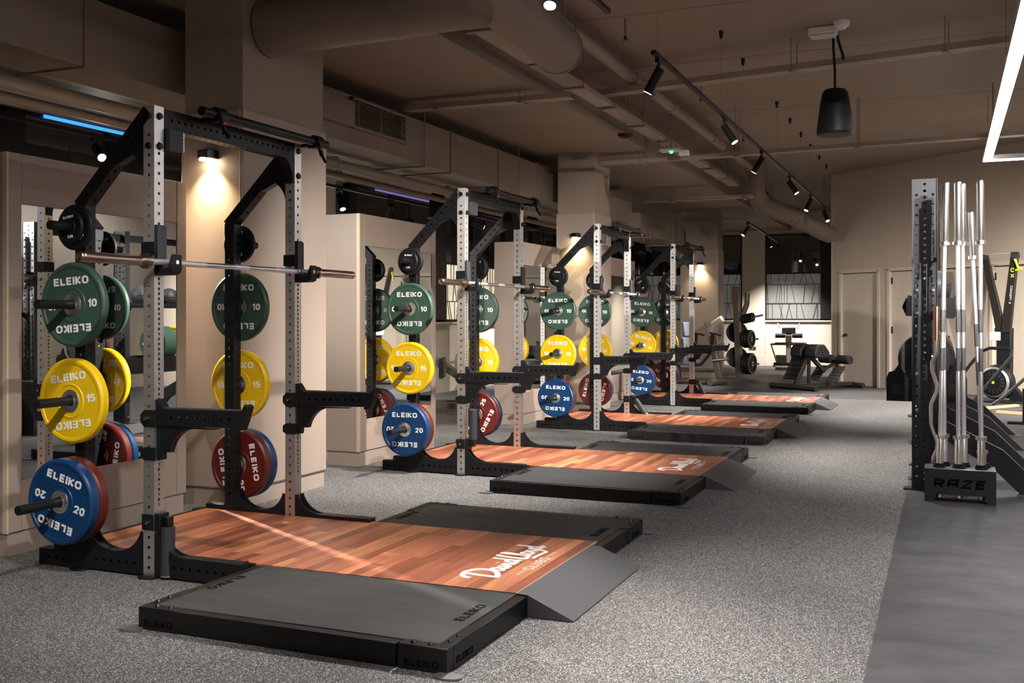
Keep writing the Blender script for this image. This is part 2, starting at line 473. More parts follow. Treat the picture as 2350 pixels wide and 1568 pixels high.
def stroke(mb, pts, hw, O, A, B, Nn, th, closed=False):
    pts = [Vector((p[0], p[1])) for p in pts]
    n = len(pts); Ls = []; Rs = []
    for i in range(n):
        if closed: a = pts[i - 1]; c = pts[(i + 1) % n]
        else: a = pts[i - 1] if i else None; c = pts[i + 1] if i < n - 1 else None
        p = pts[i]
        d1 = (p - a).normalized() if a is not None else None
        d2 = (c - p).normalized() if c is not None else None
        if d1 is None: d1 = d2
        if d2 is None: d2 = d1
        n1 = Vector((-d1.y, d1.x)); n2 = Vector((-d2.y, d2.x)); m = (n1 + n2)
        if m.length < 1e-4: m = n1
        m.normalize(); k = hw / max(.45, m.dot(n1))
        Ls.append(p + m * k); Rs.append(p - m * k)
    def W(q, e): return O + A * q.x + B * q.y + Nn * e
    vs = []
    for i in range(n): vs += [W(Ls[i], th), W(Rs[i], th), W(Ls[i], 0), W(Rs[i], 0)]
    fs = []
    for i in range(n if closed else n - 1):
        j = (i + 1) % n; a = 4 * i; b_ = 4 * j
        fs += [(a, a + 1, b_ + 1, b_), (a + 2, a, b_, b_ + 2), (a + 1, a + 3, b_ + 3, b_ + 1)]
    if not closed:
        fs += [(2, 3, 1, 0), (4 * n - 4, 4 * n - 3, 4 * n - 1, 4 * n - 2)]
    mb.add(vs, fs)
def text_w(t, h, sw, gap): 
    return sum(GL[c][0] * (h - sw) * WID + sw + gap for c in t) - gap
WID = 1.0
def text(mb, t, h, sw, O, A, B, Nn, th=.001, gap=None, center=True, shear=0.0, wid=1.0):
    # letters of cap height h, stroke width sw, laid along A with B up
    global WID
    WID = wid
    O = Vector(O); A = Vector(A).normalized(); B = Vector(B).normalized(); Nn = Vector(Nn)
    gap = sw * .55 if gap is None else gap
    x = -text_w(t, h, sw, gap) / 2 if center else 0
    y0 = -h / 2 if center else 0
    k = h - sw
    for c in t:
        wd, ss = GL[c]
        for pts, mode in ss:
            pp = []
            for (px, py) in pts:
                yy = y0 + sw / 2 + py * k
                if mode == 2 and len(pts) == 2:   # bare stems run the full height
                    yy = y0 + (h if py > .5 else 0)
                elif mode == 2 and py == 0: yy = y0
                pp.append((x + sw / 2 + px * k * wid + shear * yy, yy))
            stroke(mb, pp, sw / 2, O, A, B, Nn, th, mode == 1)
        x += wd * k * wid + sw + gap
def catmull(P, n=6):
    out = []
    P = [Vector((a, b)) for a, b in P]
    Q = [P[0] * 2 - P[1]] + P + [P[-1] * 2 - P[-2]]
    for i in range(1, len(Q) - 2):
        for k in range(n):
            t = k / n
            a, b_, c, d = Q[i - 1], Q[i], Q[i + 1], Q[i + 2]
            out.append(.5 * ((2 * b_) + (c - a) * t + (2 * a - 5 * b_ + 4 * c - d) * t * t + (3 * b_ - a - 3 * c + d) * t ** 3))
    out.append(P[-1])
    return out

# ------------------------------------------------------------------ lights (fixtures that hold them are built further down)
def spot(name, loc, dirv, power, angle=60, blend=.6, col=(1, .945, .87), parent=None, size=.04):
    d = bpy.data.lights.new(name, 'SPOT'); d.energy = power * SPOT_GAIN; d.spot_size = R(angle); d.spot_blend = blend
    d.color = col; d.shadow_soft_size = size
    o = bpy.data.objects.new(name, d); COL.objects.link(o)
    o.rotation_euler = Vector(dirv).to_track_quat('-Z', 'Y').to_euler()
    o.location = loc
    if parent is not None:
        o.parent = parent; o.location = Vector(loc) - parent.location
    return o

# ================================================================== STRUCTURE
def struct(mb, name, mat, parent=None, **k):
    o = mb.build(name, mat, parent, **k)
    if parent is None: o['kind'] = 'structure'
    return o
def sempty(name, loc=(0, 0, 0), rz=0):
    o = bpy.data.objects.new(name, None); COL.objects.link(o); o.location = loc; o.rotation_euler = (0, 0, rz); o['kind'] = 'structure'; return o

XL, YF, YB, XR = -4.2, 23.3, -8.0, 8.0
HC, HS = 4.0, 3.52
fl = struct(MB().bx(XL - .3, XR + .2, YB - .2, YF + .3, -.08, 0), 'floor', 'speckled_rubber')
v = MB(); v.bx(3.41, XR, YB, 12.9, 0, .0025); v.bx(XL, XR, 12.9, YF, 0, .0025)
v.build('vinyl_covering', 'dark_vinyl', fl)['label'] = 'darker smooth floor covering'
c = struct(MB().bx(0, XR + .2, YB - .2, YF + .3, HC, HC + .15), 'ceiling', 'ceiling_paint')
struct(MB().bx(XL - .3, 0, YB - .2, YF + .3, HS, HC + .15), 'ceiling', 'ceiling_paint')
for yy in (4.9, 6.8, 9.6): MB().bx(.02, XR, yy, yy + .006, HC - .002, HC).build('board_joint', 'laminate_groove', c)

# --- walls
struct(MB().bx(XL - .25, XR + .2, YB - .2, YB, 0, HC), 'wall_back', 'wall_paint')
struct(MB().bx(XR, XR + .2, YB, 11.2, 0, HC), 'wall_right', 'wall_paint')
wl = sempty('wall_left', (XL, 0, 0))
mb = MB(); mb.bx(-.2, 0, YB, YF, 0, 1.16); mb.bx(-.2, 0, YB, YF, 3.2, HS)
mb.bx(-.2, .10, 7.0, 8.16, 1.16, 3.2); mb.bx(-.2, 0, YB, 1.2, 1.16, 3.2)
mb.build('wall_face', 'cream_paint', wl)
MB().bx(0, .10, YB, YF, 1.16, 1.2).build('window_sill', 'cream_paint', wl, bevel=.006)
wf = sempty('wall_far', (0, YF, 0))
mb = MB(); mb.bx(XL, 1.66, 0, .2, 0, 1.15); mb.bx(XL, 1.66, 0, .2, 3.42, HC)
mb.bx(-1.24, -.655, -.12, .2, 0, HS)
mb.build('wall_face', 'cream_paint', wf)
mb = MB(); mb.bx(XL, -1.24, -.08, 0, 1.15, 1.19); mb.bx(-.655, 1.66, -.08, 0, 1.15, 1.19); mb.build('window_sill', 'cream_paint', wf, bevel=.006)
bb = MB(); bb.bx(XL, -1.24, YF - .02, YF, 0, .28); bb.bx(-.655, 1.66, YF - .02, YF, 0, .28); bb.bx(-1.255, -.64, YF - .14, YF - .12, 0, .28)
struct(bb, 'baseboard_far', 'cream_paint', bevel=.004)
# angled wall with the doors
AW = (2.229, 16.005, 0); AR = math.atan2(-.66685, .7452)
wa = sempty('wall_angled', AW, AR)
mb = MB()
DOORS = [(-.52, .43), (.69, 1.6), (1.86, 2.72), (2.86, 3.72)]
s0 = -.76
for a, b_ in DOORS:
    mb.bx(s0, a, 0, .2, 0, 2.13); s0 = b_
mb.bx(s0, 7.95, 0, .2, 0, 2.13); mb.bx(-.76, 7.95, 0, .2, 2.13, HC)
mb.build('wall_face', 'wall_paint', wa)
MB().bx(1.6, 7.95, -.004, .0, 2.155, 2.165).build('panel_joint', 'laminate_groove', wa)
struct(MB().bx(1.66, 1.86, 16.5, YF, 0, HC), 'wall_inner', 'wall_paint')
dnum = 0
Mw = frame_M(AW, AR)
for a, b_ in DOORS:
    dnum += 1
    r_ = sempty('door_%d' % dnum, AW, AR)
    f = MB(); t = .035
    f.bx(a - .045, a + .02, -.014, .1, 0, 2.15); f.bx(b_ - .02, b_ + .045, -.014, .1, 0, 2.15); f.bx(a - .045, b_ + .045, -.014, .1, 2.10, 2.165)
    f.build('door_frame', 'door_paint', r_, bevel=.003)
    lf = MB().bx(a + .024, b_ - .024, .05, .095, .008, 2.09).build('door_leaf', 'door_paint', r_, bevel=.002)
    hx = b_ - .03 if dnum in (1, 3) else a + .03
    kx = a + .10 if dnum in (1, 3) else b_ - .10
    for z in (.25, 1.05, 1.93):
        MB().bx(hx - .012, hx + .012, .03, .052, z - .06, z + .06).build('hinge', 'dark_bolt', lf)
    kb = MB().lathe([(.0, -.05), (.026, -.048), (.03, -.036), (.022, -.012), (.03, -.004), (.03, 0)], 16, Matrix.Translation((kx, .05, .94)))
    kb.build('door_knob', 'dark_bolt', lf)

# --- windows: dark mullions, dark upper glass, film with line lattice below
def lattice_mb(w_, z0, rows, seed):
    rnd = random.Random(seed); mb = MB(); z = z0
    mb.bx(0, w_, -.006, .006, z0, z0 + .012)
    for h in rows:
        x = .04
        while x < w_ - .02:
            dx = rnd.choice((0, 0, .0, .10, -.10, .05))
            x1 = min(max(x + dx, .01), w_ - .01)
            mb.bar((x, 0, z), (x1, 0, z + h), .010, .010)
            x += rnd.choice((.07, .11, .16, .2))
        z += h
        mb.bar((0, 0, z), (w_, 0, z), .014, .014)
    return mb
def window(idx, loc, rz, w_, z0, zl, z1, film, seed, mull=(.2, .2), rows=None):
    r_ = sempty('window_%d' % idx, loc, rz)
    mb = MB()
    mb.bx(0, mull[0], -.05, .06, z0, z1); 
    if mull[1] > 0: mb.bx(w_ - mull[1], w_, -.05, .06, z0, z1)
    mb.bx(0, w_, -.05, .06, z0, z0 + .035); mb.bx(0, w_, -.05, .06, z1 - .04, z1)
    mb.bx(mull[0], w_ - mull[1], -.03, .02, zl - .012, zl + .012)
    mb.build('window_frame', 'mullion_black', r_)
    MB().bx(mull[0], w_ - mull[1], 0, .012, zl, z1 - .04).build('pane', 'dark_glass', r_)
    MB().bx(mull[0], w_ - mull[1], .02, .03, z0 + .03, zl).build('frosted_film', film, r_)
    lm = lattice_mb(w_ - mull[0] - mull[1], z0 + .03, rows or [(zl - z0 - .04) / 3] * 3, seed)
    lm.build('lattice_bars', 'mullion_black', r_, loc=(mull[0], -.012, 0))
    return r_
wi = 1
# far wall (faces -y)
for (x0, x1, sd, m0, m1) in ((-4.2, -2.72, 1, .05, .12), (-2.72, -1.24, 2, .12, .05), (-.655, 1.0, 3, .0, .27)):
    window(wi, (x0, YF, 0), 0, x1 - x0, 1.19, 2.40, 3.42, 'film_white', sd, (max(m0, .03), m1), [.41, .49, .30]); wi += 1
# left wall (faces +x): local x runs along -y so that local -y looks into the room
k = 0
for y0 in [1.2 + .15 + 1.45 * i for i in range(15)]:
    if y0 + 1.45 > YF: break
    if abs(y0 - 7.15) < .1: continue
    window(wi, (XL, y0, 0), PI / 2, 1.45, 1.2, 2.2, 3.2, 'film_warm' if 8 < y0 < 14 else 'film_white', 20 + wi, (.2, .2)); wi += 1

# --- square columns clad in laminate up to 2.7 m
ORD = ['nearest', 'second', 'third', 'farthest']
for i, (x0, x1, y0, y1) in enumerate([(-1.215, -.692, 1.69, 2.70), (-1.262, -.695, 9.28, 9.99), (-1.50, -.695, 17.45, 18.02)]):
    r_ = thing('column', ['square laminate clad column right behind the nearest rack', 'square laminate clad column behind the third rack',
                           'square laminate clad column beyond the farthest rack, by the chest press'][i], 'column', (x0, y0, 0), 0)
    r_['kind'] = 'structure'
    X, Y = x1 - x0, y1 - y0
    MB().bx(0, X, 0, Y, .125, 2.70).build('cladding', 'laminate', r_, bevel=.003)
    MB().bx(.012, X - .012, .012, Y - .012, 0, .125).build('plinth', 'laminate', r_)
    MB().bx(.018, X - .018, .018, Y - .018, 2.70, HS + .005).build('upper_shaft', 'shaft_shaded', r_)
    MB().bx(X - .030, X - .022, -.003, .0, .125, 2.70).build('corner_trim', 'pale_trim', r_)
    MB().bx(.0, X, -.0025, Y + .0025, .119, .125).build('plinth_groove', 'laminate_groove', r_)

# --- mirror panels between the racks and the window corridor
DY = [0.0, 3.568, 7.107, 10.628]
PANELS = [(0.035, 1.45), (3.643, 5.08), (7.29, 8.62), (10.75, 12.15)]
for i, (y0, y1) in enumerate(PANELS):
    W_ = y1 - y0
    r_ = thing('mirror_panel', 'tall laminate panel holding a mirror behind the %s rack' % ORD[i], 'mirror panel', (-.97, y0, 0), 0, )
    dp = -.345; zt = 2.185
    MB().bx(dp, -.022, 0, W_, .125, zt).build('carcass', 'laminate', r_, bevel=.002)
    MB().bx(dp + .012, -.012, .012, W_ - .012, 0, .125).build('plinth', 'laminate', r_)
    MB().bx(-.022, 0, .012, .095, .128, zt).build('stile', 'laminate', r_, bevel=.0015)
    MB().bx(-.022, 0, W_ - .085, W_, .128, zt).build('stile', 'laminate', r_, bevel=.0015)
    MB().bx(-.022, -.002, .098, W_ - .088, 1.912, zt).build('header_board', 'laminate', r_, bevel=.0015)
    MB().bx(-.022, -.002, .098, W_ - .088, .128, .402).build('lower_board', 'laminate', r_, bevel=.0015)
    MB().bx(-.020, -.006, .1, W_ - .09, .404, 1.910).build('mirror', 'mirror', r_)
    MB().bx(-.03, .002, -.003, .010, .125, zt).build('corner_trim', 'pale_trim', r_, bevel=.001)

# --- downlights on the columns
for i, (x, y) in enumerate([(-.955, 1.69), (-.965, 9.28), (-1.07, 17.45)]):
    r_ = thing('wall_light', 'small dark downlight fixed to the %s column, washing it with warm light' % ['first', 'second', 'third'][i], 'wall light', (x, y, 2.37))
    MB().prism([(-.062, 0), (-.062, -.06), (-.04, -.10), (.04, -.10), (.062, -.06), (.062, 0)], 'z', 0, .058).build('housing', 'dark_bolt', r_, bevel=.004)
    MB().cyl((0, -.065, -.012), (0, -.065, .002), .042, seg=20).build('lens', 'lens_warm', r_)
    spot('lamp', (x, y - .075, 2.352), (0, .12, -1), 62, 104, 1.0, (1, .80, .48), r_, .02)

# ================================================================== CEILING SERVICES
r_ = thing('air_duct', 'long rectangular air duct running above the mirror panels, with a grille', 'duct', (-1.4, 0, 2.9))
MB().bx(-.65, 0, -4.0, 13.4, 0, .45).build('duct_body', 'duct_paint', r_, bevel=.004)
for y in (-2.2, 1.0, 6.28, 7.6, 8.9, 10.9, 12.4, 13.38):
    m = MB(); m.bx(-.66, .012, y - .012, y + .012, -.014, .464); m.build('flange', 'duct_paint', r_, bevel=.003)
for y in (-1, 2.6, 5.6, 8.2, 11.4):
    m = MB(); m.cyl((.03, y, -.03), (.03, y, HS - 2.9), .006, seg=6); m.cyl((-.68, y, -.03), (-.68, y, HS - 2.9), .006, seg=6); m.bx(-.70, .05, y - .02, y + .02, -.04, -.02); m.build('duct_hanger', 'pipe_paint', r_)
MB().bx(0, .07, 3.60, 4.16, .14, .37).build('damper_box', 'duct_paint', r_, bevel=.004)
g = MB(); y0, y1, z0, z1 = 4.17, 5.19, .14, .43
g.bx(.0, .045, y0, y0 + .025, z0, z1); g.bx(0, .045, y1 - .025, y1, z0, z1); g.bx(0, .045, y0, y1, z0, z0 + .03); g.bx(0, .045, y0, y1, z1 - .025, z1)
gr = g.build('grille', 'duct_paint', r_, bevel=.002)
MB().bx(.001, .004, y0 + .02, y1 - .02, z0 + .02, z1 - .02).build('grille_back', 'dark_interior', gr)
for k in range(12):
    z = z0 + .045 + k * .0185
    MB().add([(.010, y0 + .025, z), (.042, y0 + .025, z - .006), (.042, y0 + .025, z - .001), (.010, y0 + .025, z + .005),
              (.010, y1 - .025, z), (.042, y1 - .025, z - .006), (.042, y1 - .025, z - .001), (.010, y1 - .025, z + .005)],
             [(3, 2, 1, 0), (4, 5, 6, 7), (0, 1, 5, 4), (1, 2, 6, 5), (2, 3, 7, 6), (3, 0, 4, 7)]).build('slat', 'duct_paint', gr)
for k in range(3):
    y = y0 + .1 + k * .41
    MB().bx(.03, .044, y, y + .008, z0 + .03, z1 - .025).build('grille_bar', 'duct_paint', gr)
r_ = thing('air_duct', 'smaller boxed duct ending past the third rack, hung below the ceiling', 'duct', (-1.4, 13.5, 2.75))
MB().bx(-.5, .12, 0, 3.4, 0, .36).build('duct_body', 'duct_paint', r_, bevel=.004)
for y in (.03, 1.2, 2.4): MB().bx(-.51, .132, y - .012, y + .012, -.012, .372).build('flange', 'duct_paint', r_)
MB().bx(-.4, .125, 3.38, 3.46, .05, .31).build('dark_opening', 'dark_interior', r_)
for y in (.6, 2.8):
    m = MB(); m.cyl((.15, y, -.03), (.15, y, HS - 2.75), .006, seg=6); m.cyl((-.53, y, -.03), (-.53, y, HS - 2.75), .006, seg=6); m.bx(-.55, .17, y - .02, y + .02, -.035, -.015); m.build('duct_hanger', 'pipe_paint', r_)

def pipe(name, label, pts, r, mat='pipe_paint', seg=14, clips=(), cat='pipe'):
    r_ = thing(name, label, cat, pts[0])
    o = Vector(pts[0])
    MB().tube([Vector(p) - o for p in pts], r, seg).build('pipe_run', mat, r_)
    for (cx, cy, cz, up) in clips:
        m = MB(); m.tube([(cx - o.x + math.cos(a) * (r + .006), cy - o.y, cz - o.z + math.sin(a) * (r + .006)) for a in [2 * PI * k / 12 for k in range(12)]], .008, 6, closed=True)
        m.cyl((cx - o.x, cy - o.y, cz - o.z + r), (cx - o.x, cy - o.y, cz - o.z + up), .006, seg=6)
        m.build('pipe_clip', mat, r_)
    return r_
pipe('pipe', 'thick round pipe under the rectangular duct, nearer the room', [(-1.9, -4, 2.82), (-1.9, 12.5, 2.80)], .052, clips=[(-1.9, y, 2.82, .062) for y in (-.5, 2.2, 4.7, 7.2, 9.7)])
pipe('pipe', 'thinner round pipe under the rectangular duct, nearer the windows', [(-2.3, -4, 2.83), (-2.3, 13, 2.78)], .035, clips=[(-2.3, y, 2.82, .68) for y in (.2, 2.7, 5.4, 8.2)])
# big round ducts near the camera
r_ = thing('round_duct', 'fat round duct leaving the face of the nearest column', 'duct', (-.69, 1.98, 3.315))
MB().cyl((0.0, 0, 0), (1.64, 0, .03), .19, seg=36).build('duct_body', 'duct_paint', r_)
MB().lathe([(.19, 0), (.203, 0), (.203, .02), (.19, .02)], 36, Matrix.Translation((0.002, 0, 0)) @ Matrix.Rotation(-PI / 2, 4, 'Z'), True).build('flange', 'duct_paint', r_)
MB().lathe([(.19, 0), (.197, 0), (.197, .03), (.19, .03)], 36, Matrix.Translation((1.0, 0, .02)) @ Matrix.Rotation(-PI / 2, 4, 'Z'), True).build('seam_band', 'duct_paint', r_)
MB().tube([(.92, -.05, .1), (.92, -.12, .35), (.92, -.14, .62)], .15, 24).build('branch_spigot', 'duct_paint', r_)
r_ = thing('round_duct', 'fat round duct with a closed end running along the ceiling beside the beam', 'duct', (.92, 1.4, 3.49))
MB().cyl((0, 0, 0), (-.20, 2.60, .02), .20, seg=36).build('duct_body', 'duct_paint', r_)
MB().cyl((-.20, 2.60, .02), (-.2015, 2.62, .02), .206, seg=36).build('end_cap', 'duct_paint', r_)
m = MB(); m.bar((-.03, .9, .2), (-.03, .9, .45), .02, .004); m.bar((-.11, 2.5, .2), (-.11, 2.5, .45), .02, .004); m.build('hanger', 'pipe_paint', r_)
r_ = thing('round_duct', 'pale round duct dropping from the ceiling and running to the far wall corner', 'duct', (.62, 14.2, 3.25))
pts = [(0, 0, .748), (0, 0, .2)] + [(.02 * k, .12 * k, .2 - .06 * k) for k in range(1, 4)] + [(.5, 1.05, -.14), (.95, 1.75, -.38), (1.06, 1.93, -.42)]
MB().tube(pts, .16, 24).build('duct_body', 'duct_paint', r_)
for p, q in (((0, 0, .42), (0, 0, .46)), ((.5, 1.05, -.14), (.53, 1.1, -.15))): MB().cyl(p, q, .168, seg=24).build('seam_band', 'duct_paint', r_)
pipe('pipe', 'straight round pipe along the ceiling, section above the spotlights nearest the camera', [(.6, .4, 3.84), (.6, 7.05, 3.84)], .062, clips=[(.6, y, 3.84, .15) for y in (2, 4.6, 6.6)])
pipe('pipe', 'straight round pipe along the ceiling, middle section', [(.6, 7.35, 3.84), (.6, 11.4, 3.84)], .062, clips=[(.6, y, 3.84, .15) for y in (8.2, 10.6)])
pipe('pipe', 'straight round pipe along the ceiling, farthest section', [(.6, 11.8, 3.84), (.6, 13.9, 3.84)], .062, clips=[(.6, y, 3.84, .15) for y in (12.3,)])
# cable trays across the room
def tray(label, p0, p1, w_, h_, hang, cat='cable tray'):
    p0 = Vector(p0); p1 = Vector(p1); L = (p1 - p0).length
    r_ = thing('cable_tray', label, cat, p0, math.atan2(p1.y - p0.y, p1.x - p0.x))
    MB().bx(0, L, -w_ / 2, w_ / 2, 0, .003).build('tray_floor', 'tray_metal', r_)
    MB().bx(0, L, -w_ / 2, -w_ / 2 + .003, .003, h_).bx(0, L, w_ / 2 - .003, w_ / 2, .003, h_).build('side_flange', 'tray_metal', r_)
    for t in hang:
        m = MB(); m.bx(t - .025, t + .025, -w_ / 2 - .03, w_ / 2 + .03, -.02, -.001)
        top = (HC if p0.x + t * math.cos(r_.rotation_euler[2]) > 0 else HS) - p0.z
        m.cyl((t, w_ / 2 + .015, -.01), (t, w_ / 2 + .015, top), .005, seg=6); m.cyl((t, -w_ / 2 - .015, -.01), (t, -w_ / 2 - .015, top), .005, seg=6)
        m.build('tray_hanger', 'pipe_paint', r_)
    return r_
tray('perforated cable tray under the lowered soffit, beside the air grille', (-1.45, 5.32, 3.40), (.36, 5.36, 3.40), .14, .05, (.4, 1.3))
tray('long perforated cable tray crossing the ceiling behind the hanging speaker', (.04, 6.75, 3.695), (5.6, 5.81, 3.695), .17, .06, (.8, 2.3, 3.7, 5.0))
tray('perforated cable tray crossing the ceiling beyond the hanging speaker', (-.7, 9.55, 3.37), (5.6, 9.05, 3.37), .14, .05, (.6, 1.9, 3.4, 4.9))
tray('perforated cable tray crossing the ceiling above the third rack', (-1.15, 13.4, 3.27), (.75, 13.3, 3.27), .14, .05, (.5, 1.75))
tray('perforated cable tray crossing the ceiling close to the far windows', (-.6, 17.6, 3.3), (.65, 17.5, 3.3), .14, .05, (.4, 1.0))
for i, (ya, yb) in enumerate([(2.2, 4.55), (4.62, 6.6), (6.75, 8.9), (9.1, 11.6), (11.8, 14.0)]):
    tray('slotted tray along the edge of the lowered soffit, %s from the camera' % ['first', 'second', 'third', 'fourth', 'fifth'][i], (.29, ya, 3.56), (.29, yb, 3.56), .17, .05, ((yb - ya) / 2,))

# track lights
def spothead(root, p, dirv, lens='lens_white', power=0, angle=55, L=.17, r=.036, col=(1, .945, .87), stem=.09, blend=.9):
    # p: point on the track (world); head hangs below it
    o = Vector(p) - root.location; d = Vector(dirv).normalized()
    pv = o + Vector((0, 0, -stem))
    m = MB(); m.cyl(o + Vector((0, 0, -.0)), pv, .011, seg=8); m.bx(o.x - .016, o.x + .016, o.y - .045, o.y + .045, o.z - .028, o.z)
    a = pv - d * .03; b_ = pv + d * L
    m.tube([a, b_], r, 20); 
    h = m.build('spot_head', 'black_plastic', root)
    MB().cyl(b_ + d * .0005, b_ + d * .003, r * .86, seg=20).build('lens', lens, h)
    if power:
        spot('lamp', root.location + b_ + d * .012, dirv, power, angle, blend, col, root, .03)
def track(label, p0, p1, heads, cups=(), z_top=HC):
    p0 = Vector(p0); p1 = Vector(p1)
    r_ = thing('track_light', label, 'track light', p0)
    d = p1 - p0
    MB().bar((0, 0, .018), d + Vector((0, 0, .018)), .036, .032).build('rail', 'black_plastic', r_, bevel=.003)
    for c_ in cups:
        q = d * c_
        MB().cyl(q + Vector((0, 0, .034)), q + Vector((0, 0, z_top - p0.z - .06)), .002, seg=6).build('suspension_wire', 'pipe_paint', r_)
        MB().cyl(q + Vector((0, 0, z_top - p0.z - .075)), q + Vector((0, 0, z_top - p0.z - .001)), .012, .024, seg=12).build('ceiling_cup', 'black_plastic', r_)
    for hd in heads:
        q = p0 + d * hd[0]
        spothead(r_, q, hd[1], *hd[2:])
    return r_
PW = 580
track('long black track light with six spot heads hanging over the aisle', (1.72, 3.28, 3.2), (1.72, 15.6, 3.2),
      [((y - 3.28) / 12.32, dv, 'lens_white', PW * 1.15, 80) for y, dv in
       ((3.44, (-.5, .05, -.85)), (5.93, (.55, -.05, -.83)), (8.06, (-.55, .18, -.82)), (10.37, (.55, -.02, -.83)), (12.71, (-.34, -.25, -.85)), (14.75, (.35, -.35, -.87)))],
      [(y - 3.28) / 12.32 for y in (3.4, 5.738, 6.873, 9.229, 10.408, 11.554, 12.714, 13.922, 15.087)])
track('black track light over the aisle above the camera, most heads unseen and added', (1.72, -6.5, 3.2), (1.72, 2.2, 3.2),
      [((y + 6.5) / 8.7, dv, ln, p_, 62) for y, dv, ln, p_ in
       ((-5.6, (-.35, .5, -.8), 'lens_white', PW * .22), (-3.2, (-.55, .55, -.75), 'lens_white', PW * .35), (-1.2, (-.5, .42, -.8), 'lens_white', PW * .35), (-2.2, (.45, .3, -.85), 'lens_white', PW * .9), (.35, (.45, .12, -.88), 'lens_white', PW * .5), (.9, (-.53, .63, -.55), 'lens_white', PW * 1.0), (1.22, (.05, -.42, -.8), 'lens_hot', PW * .6), (-4.6, (-.45, -.72, -.5), 'lens_white', PW * .9), (-4.0, (.45, -.72, -.5), 'lens_white', PW * .8))],  # unseen heads added to light racks, aisle floor and back wall
      [.08, .4, .7, .98])
track('short black track light hanging near the far windows', (.24, 15.54, 3.05), (-.06, 22.2, 3.05),
      [(.01, (-.4, -.3, -.7), 'lens_white', PW, 60), (.5, (.35, .4, -.75), 'lens_white', PW * 1.2, 70), (.85, (-.05, .55, -.75), 'lens_white', PW * 1.2, 75)], (.0, .5, .97))
track('unseen black track light added over the machine corner on the right for fill', (6.3, -5, 3.2), (6.3, 9.2, 3.2),
      [((y + 5) / 14.2, dv, 'lens_white', PW * (2.2 if y > 8 else 5 if y in (1.2, -1.4) else 1.2), 84 if y > 8 else 28 if y in (1.2, -1.4) else 66) for y, dv in ((-3.5, (-.3, .2, -.9)), (.5, (-.3, .35, -.85)), (1.2, (-.70, .66, -.235)), (-1.4, (-.485, .86, -.165)), (4.2, (-.2, .5, -.8)), (8.3, (-.30, .80, -.55)), (9.0, (-.05, .80, -.60)))], (.05, .5, .95))  # whole track added out of view to brighten racks, floor and door wall
# corridor track behind the panels; some heads added to brighten panel and corridor
track('slim black track light behind the mirror panels, along the window corridor', (-2.74, -1.5, 2.76), (-2.74, 14.5, 2.76),
      [((y + 1.5) / 16, dv, ln, p_, an) for y, dv, ln, p_, an in
       ((-.2, (.385, .885, -.24), 'lens_white', 330, 27), (2.45, (.80, -.46, -.56), 'lens_hot', 1350, 44), (6.12, (.40, -.25, -.85), 'lens_white', 320, 80), (7.3, (-.55, .55, -.62), 'lens_white', 800, 75), (9.75, (.60, .66, -.30), 'lens_white', 330, 50), (12.6, (-.25, .55, -.8), 'lens_white', 700, 80))],
      (.05, .35, .65, .95), HS)
# LED line: two runs meeting at a corner; unseen runs added for fill
r_ = thing('led_light', 'bright white linear light turning a corner near the doors, above the bar storage', 'linear light', (4.15, 9.9, 3.2))
m = MB(); dm = MB()
for (a, b_, c_, d_) in ((-.05, .05, -15.5, .05), (.05, 3.3, -.045, .045), (3.3, 3.39, -15.5, .045), (.045, 3.3, -15.5, -15.41)):
    m.bx(a, b_, c_, d_, .014, .07); dm.bx(a + .002, b_ - .002, c_ + .002, d_ - .002, .0, .014)
m.build('housing', 'white_plastic', r_); dm.build('diffuser', 'led_white', r_)
m = MB()
for q in ((0, -12), (0, -8), (0, -4.2), (0, -.1), (3.2, 0), (3.34, -6), (3.34, -12)): m.cyl((q[0], q[1], .07), (q[0], q[1], HC - 3.204), .003, seg=6)
m.build('suspension_wire', 'pipe_paint', r_)
# coloured strips seen high in the dark windows
tag(MB().bx(XL + .056, XL + .075, 3.2, 4.75, 3.165, 3.195).build('light_strip', 'led_blue'), 'thin blue light strip high at the window behind the nearest mirror panel', 'light strip')
tag(MB().bx(XL + .056, XL + .075, 9.3, 11.6, 3.165, 3.195).build('light_strip', 'led_violet'), 'thin violet light strip high at the window behind the second mirror panel', 'light strip')

# hanging loudspeaker
def hanging_speaker(label, loc, sc, top, cat='speaker'):
    r_ = thing('pendant_speaker', label, cat, loc)
    pr = [(0, 0), (.155 * sc, 0), (.165 * sc, .012 * sc), (.168 * sc, .03 * sc), (.135 * sc, .30 * sc), (.115 * sc, .40 * sc), (.095 * sc, .425 * sc), (.02, .432 * sc), (0, .432 * sc)]
    MB().lathe(pr, 40, Matrix.Rotation(PI / 2, 4, 'X')).build('speaker_body', 'speaker_black', r_)
    MB().lathe([(0, -.002), (.14 * sc, -.002), (.15 * sc, .0), (0, .001)], 40, Matrix.Rotation(PI / 2, 4, 'X')).build('grille', 'speaker_grille', r_)
    MB().tube([(0, 0, .42 * sc), (.0, 0, .6), (-.012, 0, .8), (-.015, 0, top - loc[2] - .02)], .012, 10).build('cable', 'black_plastic', r_)
    MB().tube([(.02, .0, top - loc[2] - .03), (.03, 0, top - loc[2] - .12), (.07, 0, top - loc[2] - .25), (.075, 0, top - loc[2] - .3)], .012, 8).build('cable', 'black_plastic', r_)
    return r_
hanging_speaker('big black bucket shaped loudspeaker hanging over the aisle', (2.72, 6.08, 3.0), 1.0, HC)
hanging_speaker('black loudspeaker hanging behind the third rack, by the windows', (-2.36, 17.4, 2.64), .8, HS)
hanging_speaker('black loudspeaker hanging behind the second rack, above the gap in the panels', (-2.49, 8.1, 2.58), .8, HS)
hanging_speaker('black loudspeaker hanging in the corridor left of the second column', (-2.98, 12.7, 2.80), .7, HS)
r_ = thing('smoke_detector', 'round white smoke detector on the ceiling above the big speaker', 'detector', (2.80, 5.86, HC))
